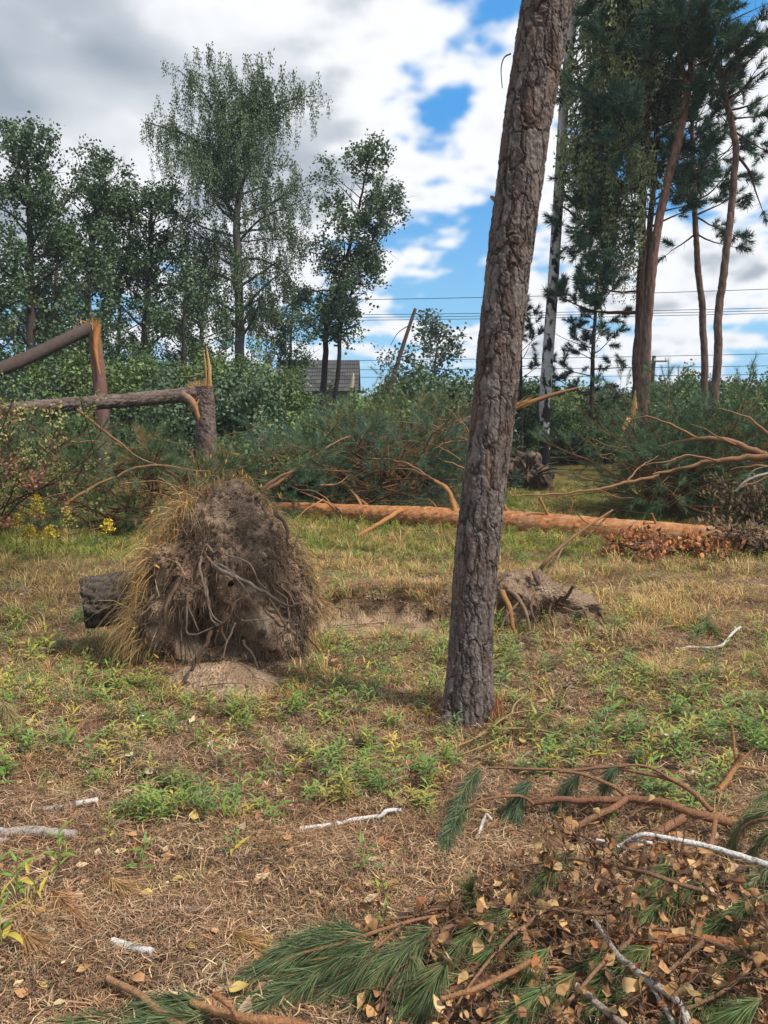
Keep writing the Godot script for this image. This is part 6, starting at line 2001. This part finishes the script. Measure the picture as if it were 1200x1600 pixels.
func build_small() -> void:
	var wh := C(228, 224, 216)
	var gr := C(184, 174, 162)
	var br := C(150, 112, 82)
	ground_stick("birch_stick", "white birch stick with a raised kinked end on the litter left of centre", "stick", [[468, 1294, 0.02], [510, 1290, 0.025], [560, 1280, 0.03], [592, 1276, 0.035], [606, 1267, 0.05], [628, 1265, 0.05]], 0.010, 0.008, wh, wh, true)
	ground_stick("birch_branch", "long white curving birch branch lying over the dead leaves at the right", "branch", [[912, 1308, 0.14], [945, 1316, 0.13], [968, 1322, 0.12], [985, 1312, 0.15], [1002, 1305, 0.17], [1040, 1309, 0.17], [1090, 1318, 0.16], [1140, 1330, 0.15], [1200, 1352, 0.13], [1240, 1372, 0.12]], 0.0045, 0.012, wh, wh, true, [[[968, 1322, 0.12], [940, 1314, 0.13], [920, 1310, 0.13]], [[985, 1314, 0.15], [1000, 1316, 0.14], [1016, 1318, 0.13]]])
	ground_stick("birch_log", "grey-white birch log piece at the left edge of the litter", "log", [[-30, 1300, 0.03], [40, 1300, 0.03], [90, 1303, 0.03], [120, 1304, 0.03]], 0.022, 0.018, gr, gr, true)
	ground_stick("birch_log", "pale rotten birch piece cut by the left edge below the longer log", "log", [[-30, 1318, 0.02], [0, 1315, 0.02], [14, 1314, 0.02]], 0.017, 0.014, C(196, 188, 178), gr, true)
	ground_stick("birch_stick", "pale peeling birch stick lying behind the left-edge log", "stick", [[55, 1264, 0.015], [95, 1262, 0.02], [125, 1254, 0.025], [152, 1250, 0.025]], 0.011, 0.013, C(190, 178, 160), wh, true)
	ground_stick("birch_stick", "short white birch piece near the bottom left", "stick", [[177, 1470, 0.02], [200, 1478, 0.02], [222, 1486, 0.02], [238, 1491, 0.02]], 0.012, 0.012, wh, wh, true)
	ground_stick("bark_chip", "small white bark chip below the short birch piece", "bark chip", [[180, 1482, 0.012], [182, 1492, 0.012], [184, 1503, 0.01]], 0.009, 0.007, wh, gr, true)
	ground_stick("dark_stick", "dark speckled stick lying above the brown needle tufts", "stick", [[212, 1438, 0.012], [245, 1426, 0.015], [270, 1420, 0.018], [300, 1422, 0.018], [328, 1428, 0.016]], 0.006, 0.009, C(120, 104, 92), gr, true)
	ground_stick("forked_stick", "bleached forked stick lying on the dry grass at the right", "stick", [[1054, 1015, 0.02], [1085, 1013, 0.02], [1112, 1013, 0.03], [1130, 1006, 0.05], [1145, 990, 0.08], [1157, 980, 0.1]], 0.011, 0.008, C(198, 186, 164), wh, false, [[[1152, 985, 0.09], [1148, 978, 0.1]]])
	ground_stick("dark_stick", "thin dark twig right of the bleached forked stick", "stick", [[1160, 985, 0.04], [1180, 990, 0.03], [1205, 996, 0.03]], 0.006, 0.005, C(110, 84, 72), C(110, 84, 72))
	ground_stick("grey_stick", "pale forked twig at the right foot of the standing pine", "stick", [[768, 1060, 0.06], [782, 1068, 0.05], [800, 1080, 0.03], [812, 1083, 0.02]], 0.007, 0.005, C(170, 160, 148), C(150, 140, 130), false, [[[782, 1068, 0.05], [784, 1060, 0.08]]])
	ground_stick("birch_stick", "small upright white stick beside the hanging needle tail", "stick", [[745, 1310, 0.02], [752, 1292, 0.05], [760, 1273, 0.09], [768, 1282, 0.08]], 0.007, 0.005, wh, gr)
	ground_stick("brown_stick", "brown knotted stick crossing the bottom left corner", "stick", [[165, 1528, 0.05], [200, 1545, 0.06], [235, 1568, 0.06], [262, 1590, 0.05], [300, 1612, 0.05]], 0.009, 0.012, C(176, 140, 104), br, false)
	ground_stick("brown_stick", "long brown bark-covered stick along the bottom edge under the bough", "stick", [[300, 1567, 0.05], [340, 1582, 0.05], [400, 1592, 0.06], [450, 1598, 0.06], [500, 1612, 0.05]], 0.010, 0.015, C(176, 136, 98), C(160, 112, 80), false, [[[372, 1588, 0.06], [362, 1568, 0.1], [338, 1550, 0.12]]])
	ground_stick("brown_stick", "stout orange-brown stick at the bottom right under the dead leaves", "stick", [[960, 1468, 0.1], [1040, 1466, 0.1], [1110, 1470, 0.1], [1190, 1484, 0.1]], 0.014, 0.018, C(184, 128, 84), C(160, 112, 80), false, [[[1040, 1466, 0.1], [1010, 1490, 0.1], [990, 1510, 0.08]]])
	ground_stick("brown_stick", "brown stick lying behind the dead leaves at the bottom centre", "stick", [[660, 1418, 0.06], [720, 1414, 0.07], [780, 1416, 0.07], [815, 1424, 0.06]], 0.012, 0.014, C(150, 116, 88), br)
	ground_stick("grey_branch", "grey curved branch arching through the bottom right leaves", "branch", [[930, 1440, 0.16], [965, 1490, 0.16], [1010, 1530, 0.16], [1050, 1555, 0.15], [1075, 1590, 0.12], [1082, 1620, 0.1]], 0.008, 0.012, C(170, 158, 146), C(196, 188, 178), true, [[[1000, 1525, 0.16], [1030, 1560, 0.14], [1060, 1610, 0.1]]])
	ground_stick("grey_branch", "pale broken stick at the bottom edge right of centre", "branch", [[900, 1540, 0.1], [930, 1565, 0.1], [965, 1592, 0.09], [990, 1615, 0.08]], 0.009, 0.010, C(186, 176, 162), C(150, 130, 110), true)
	ground_stick("brown_stick", "bent reddish twig crossing the bottom centre heap", "stick", [[690, 1560, 0.12], [740, 1545, 0.13], [790, 1520, 0.13], [830, 1500, 0.12]], 0.006, 0.008, C(170, 128, 92), C(150, 110, 82))
	ground_stick("branch_stub", "stubby forked orange branch standing in the litter at the right", "branch", [[1120, 1238, 0.02], [1138, 1216, 0.06], [1152, 1196, 0.1], [1156, 1180, 0.14]], 0.014, 0.009, C(184, 138, 92), C(140, 104, 80), false, [[[1152, 1196, 0.1], [1170, 1178, 0.13], [1180, 1172, 0.14]], [[1152, 1200, 0.09], [1180, 1202, 0.08], [1210, 1204, 0.06]], [[1152, 1192, 0.1], [1148, 1165, 0.16], [1143, 1135, 0.22]]])
	ground_stick("thin_twig", "thin horizontal twig behind the forked orange branch", "twig", [[1070, 1196, 0.03], [1100, 1195, 0.035], [1145, 1198, 0.03]], 0.004, 0.004, br, br)
	ground_stick("thin_twig", "pale twig pointing up out of the weeds left of centre", "twig", [[322, 1180, 0.01], [328, 1160, 0.05], [335, 1143, 0.1]], 0.004, 0.003, wh, wh)
	ground_stick("thin_twig", "fine pale twig in the litter above the dark green bough", "twig", [[390, 1448, 0.015], [415, 1450, 0.02], [440, 1458, 0.015]], 0.004, 0.003, wh, wh)
	ground_stick("thin_twig", "long thin root lying in the sandy hollow", "root", [[520, 960, 0.02], [570, 954, 0.03], [620, 958, 0.02], [660, 948, 0.03]], 0.006, 0.004, C(130, 100, 84), C(130, 100, 84))
	ground_stick("thin_twig", "reddish root strung across the front of the sandy hollow", "root", [[520, 978, 0.01], [560, 976, 0.02], [600, 972, 0.01]], 0.004, 0.003, C(120, 92, 78), C(120, 92, 78))
	ground_stick("thin_twig", "straight dry stem lying on the grass left of the pine, before the log", "twig", [[640, 896, 0.03], [670, 895, 0.03], [698, 896, 0.03]], 0.006, 0.005, C(176, 140, 96), C(176, 140, 96))
	# dying pine sprays by the foot of the standing pine
	var st := func(p: Array, b: Vector3) -> Array:
		var q := []
		for e: Array in p:
			q.append(PG(e[0], e[1], e[2]) - b)
		return q
	var at := PG(800, 1140, 0.02)
	var o := thing("pine_spray", "grey-green pine spray with thin bare twigs right of the standing pine", "pine branch", at)
	for p: Array in [[[700, 1175, 0.03], [750, 1150, 0.08], [800, 1115, 0.12], [850, 1114, 0.14], [900, 1135, 0.1]], [[765, 1140, 0.08], [820, 1138, 0.1], [860, 1144, 0.1], [886, 1152, 0.08]], [[700, 1188, 0.02], [740, 1172, 0.05], [790, 1150, 0.07]], [[800, 1115, 0.12], [806, 1100, 0.13], [825, 1080, 0.12]], [[800, 1150, 0.05], [794, 1172, 0.03], [790, 1200, 0.02]]]:
		part("twig", stick(st.call(p, at), 0.006, 0.003, C(184, 150, 106), C(170, 146, 112), 6, 0.1, 7, 0.01).mesh(M.wood), o)
	for p: Array in [[[835, 1100, 0.14], [850, 1125, 0.1], [870, 1150, 0.05]], [[880, 1120, 0.1], [870, 1150, 0.06], [850, 1180, 0.02]], [[850, 1140, 0.08], [890, 1165, 0.04], [915, 1178, 0.02]], [[820, 1120, 0.1], [830, 1150, 0.05], [835, 1175, 0.02]]]:
		part("needle_tail", foxtail(st.call(p, at), 260, 0.055, 0.0015, 0.8, C(104, 110, 76), 0.2).mesh(M.needle), o)
	at = PG(775, 1110, 0.02)
	o = thing("rusty_spray", "rust-red dead pine spray leaning on the right foot of the standing pine", "pine branch", at)
	part("twig", stick(st.call([[785, 1165, 0.02], [780, 1120, 0.1], [775, 1085, 0.16]], at), 0.004, 0.002, C(170, 120, 84), C(170, 120, 84), 6).mesh(M.wood), o)
	for p: Array in [[[776, 1085, 0.17], [778, 1105, 0.1], [776, 1130, 0.03]], [[784, 1100, 0.12], [786, 1125, 0.06], [790, 1150, 0.02]], [[772, 1100, 0.1], [768, 1125, 0.05], [765, 1150, 0.02]], [[690, 1110, 0.02], [680, 1108, 0.03], [668, 1112, 0.02]]]:
		part("needle_tail", foxtail(st.call(p, at), 240, 0.055, 0.0015, 0.7, C(164, 104, 70), 0.4).mesh(M.needle), o)
	# brown needle tufts at the lower left and others in the grass
	var tufts := [
		[185, 1375, [[170, 1370, 0.05], [190, 1385, 0.04], [215, 1410, 0.02]], C(176, 142, 98), "straw-brown fan of dead pine needles below the left weeds"],
		[100, 1400, [[80, 1390, 0.05], [105, 1415, 0.04], [135, 1450, 0.02]], C(180, 136, 98), "pinkish-brown fan of dead pine needles at the lower left"],
		[45, 1460, [[30, 1450, 0.06], [50, 1470, 0.04], [70, 1490, 0.02]], C(168, 130, 90), "brown tuft of dead pine needles nearest the lower left corner"],
		[375, 1470, [[360, 1455, 0.04], [390, 1475, 0.03], [420, 1490, 0.02]], C(180, 146, 96), "small straw-coloured needle fan above the dark green bough"],
		[20, 1120, [[5, 1095, 0.14], [15, 1120, 0.08], [25, 1150, 0.02]], C(150, 136, 96), "dry grey-green tuft at the left edge"],
		[1105, 980, [[1090, 965, 0.12], [1110, 980, 0.06], [1125, 1000, 0.02]], C(104, 116, 76), "dull green pine tuft behind the bleached forked stick"],
		[1080, 990, [[1110, 955, 0.14], [1095, 980, 0.08], [1080, 1000, 0.02]], C(110, 120, 80), "smaller dull green pine tuft left of the forked stick's fork"],
		[265, 1210, [[240, 1200, 0.06], [265, 1205, 0.06], [290, 1215, 0.03]], C(156, 142, 100), "pale dry grass-like needle tuft in the weeds at the left"]]
	for e: Array in tufts:
		at = PG(e[0], e[1], 0.0)
		var t := thing("needle_tuft", e[4], "needle tuft", at)
		part("needles", foxtail(st.call(e[2], at), 460, 0.12, 0.0016, 0.6, e[3], 0.12).mesh(M.needle), t)
		var q: Array = st.call(e[2], at)
		part("twig", stick(q, 0.004, 0.002, C(140, 108, 84), C(140, 108, 84), 6).mesh(M.wood), t)
	# goldenrod along the left, before the heaped boughs
	var gold := [[26, 0.46, "leftmost goldenrod with a slim yellow plume before the left pine boughs"], [44, 0.34, "low goldenrod with bright yellow heads between the slim and the tallest one"], [68, 0.66, "tallest goldenrod, yellow plume, before the left pine boughs"], [74, 0.34, "broad low goldenrod right below the tallest one"], [109, 0.54, "pale fading goldenrod between the tallest one and the root plate"], [166, 0.42, "yellow goldenrod nearest the root plate"]]
	for e: Array in gold:
		at = PG(e[0], 872.0, 0.0)
		var hgt: float = e[1]
		var gd := thing("goldenrod", e[2], "flower", at)
		var tip := Vector3(R(-0.05, 0.05), hgt, R(-0.05, 0.05))
		part("stem", stick([Vector3.ZERO, tip * 0.5, tip], 0.004, 0.002, C(110, 112, 66), C(130, 130, 74), 5).mesh(M.wood), gd)
		var fm := MB.new()
		fm.smooth = false
		for k in 150:
			var t := R(0.68, 1.05)
			var rr := 0.075 * (1.1 - t) / 0.4 + 0.015
			var p := tip * t + Vector3(R(-1, 1), R(-0.3, 0.3), R(-1, 1)) * rr
			leaf(fm, p, rand_dir(), rand_dir(), 0.026, 0.02, 0.3, 0.1, vary(C(216, 188, 52) if e[0] != 109 else C(176, 160, 96), 0.2), C(214, 190, 70), 1, 3)
		part("plume", fm.mesh(M.leaf), gd).set_meta("kind", "stuff")
		var lm := MB.new()
		for k in 14:
			var a := k * 2.4
			leaf(lm, tip * lerpf(0.1, 0.7, k / 14.0), Vector3(cos(a), 0.5, sin(a)).normalized(), Vector3.UP, R(0.06, 0.1), 0.016, -0.9, 0.15, C(122, 142, 66), C(134, 150, 72), 0, 3)
		part("leaves", lm.mesh(M.leaf), gd).set_meta("kind", "stuff")
	# a few pale blossoms in the weeds
	for e: Array in [[223, 1120, "single pale pink blossom lying in the weeds left of centre"], [1058, 1146, "white blossom in the weeds right of the standing pine"], [1040, 1150, "second white blossom just left of the first in the right weeds"], [1085, 1208, "small white scrap-like blossom before the forked orange branch"]]:
		at = PG(e[0], e[1], 0.05)
		var bm := MB.new()
		bm.smooth = false
		for k in 9:
			var a := k * TAU / 9.0
			leaf(bm, Vector3.ZERO, Vector3(cos(a), R(0.1, 0.8), sin(a)).normalized(), Vector3.UP, R(0.014, 0.024), 0.012, 0.4, 0.1, C(226, 214, 220), C(234, 226, 228), 1, 2)
		tube(bm, PackedVector3Array([Vector3(0, 0, 0), Vector3(0.005, -0.06, 0)]), PackedFloat32Array([0.001, 0.001]), 4, C(110, 120, 70), C(110, 120, 70), 0.0, 0.0)
		var bl := part("blossom", bm.mesh(M.leaf), self, Transform3D(Basis.IDENTITY, at))
		tag(bl, e[2], "flower")
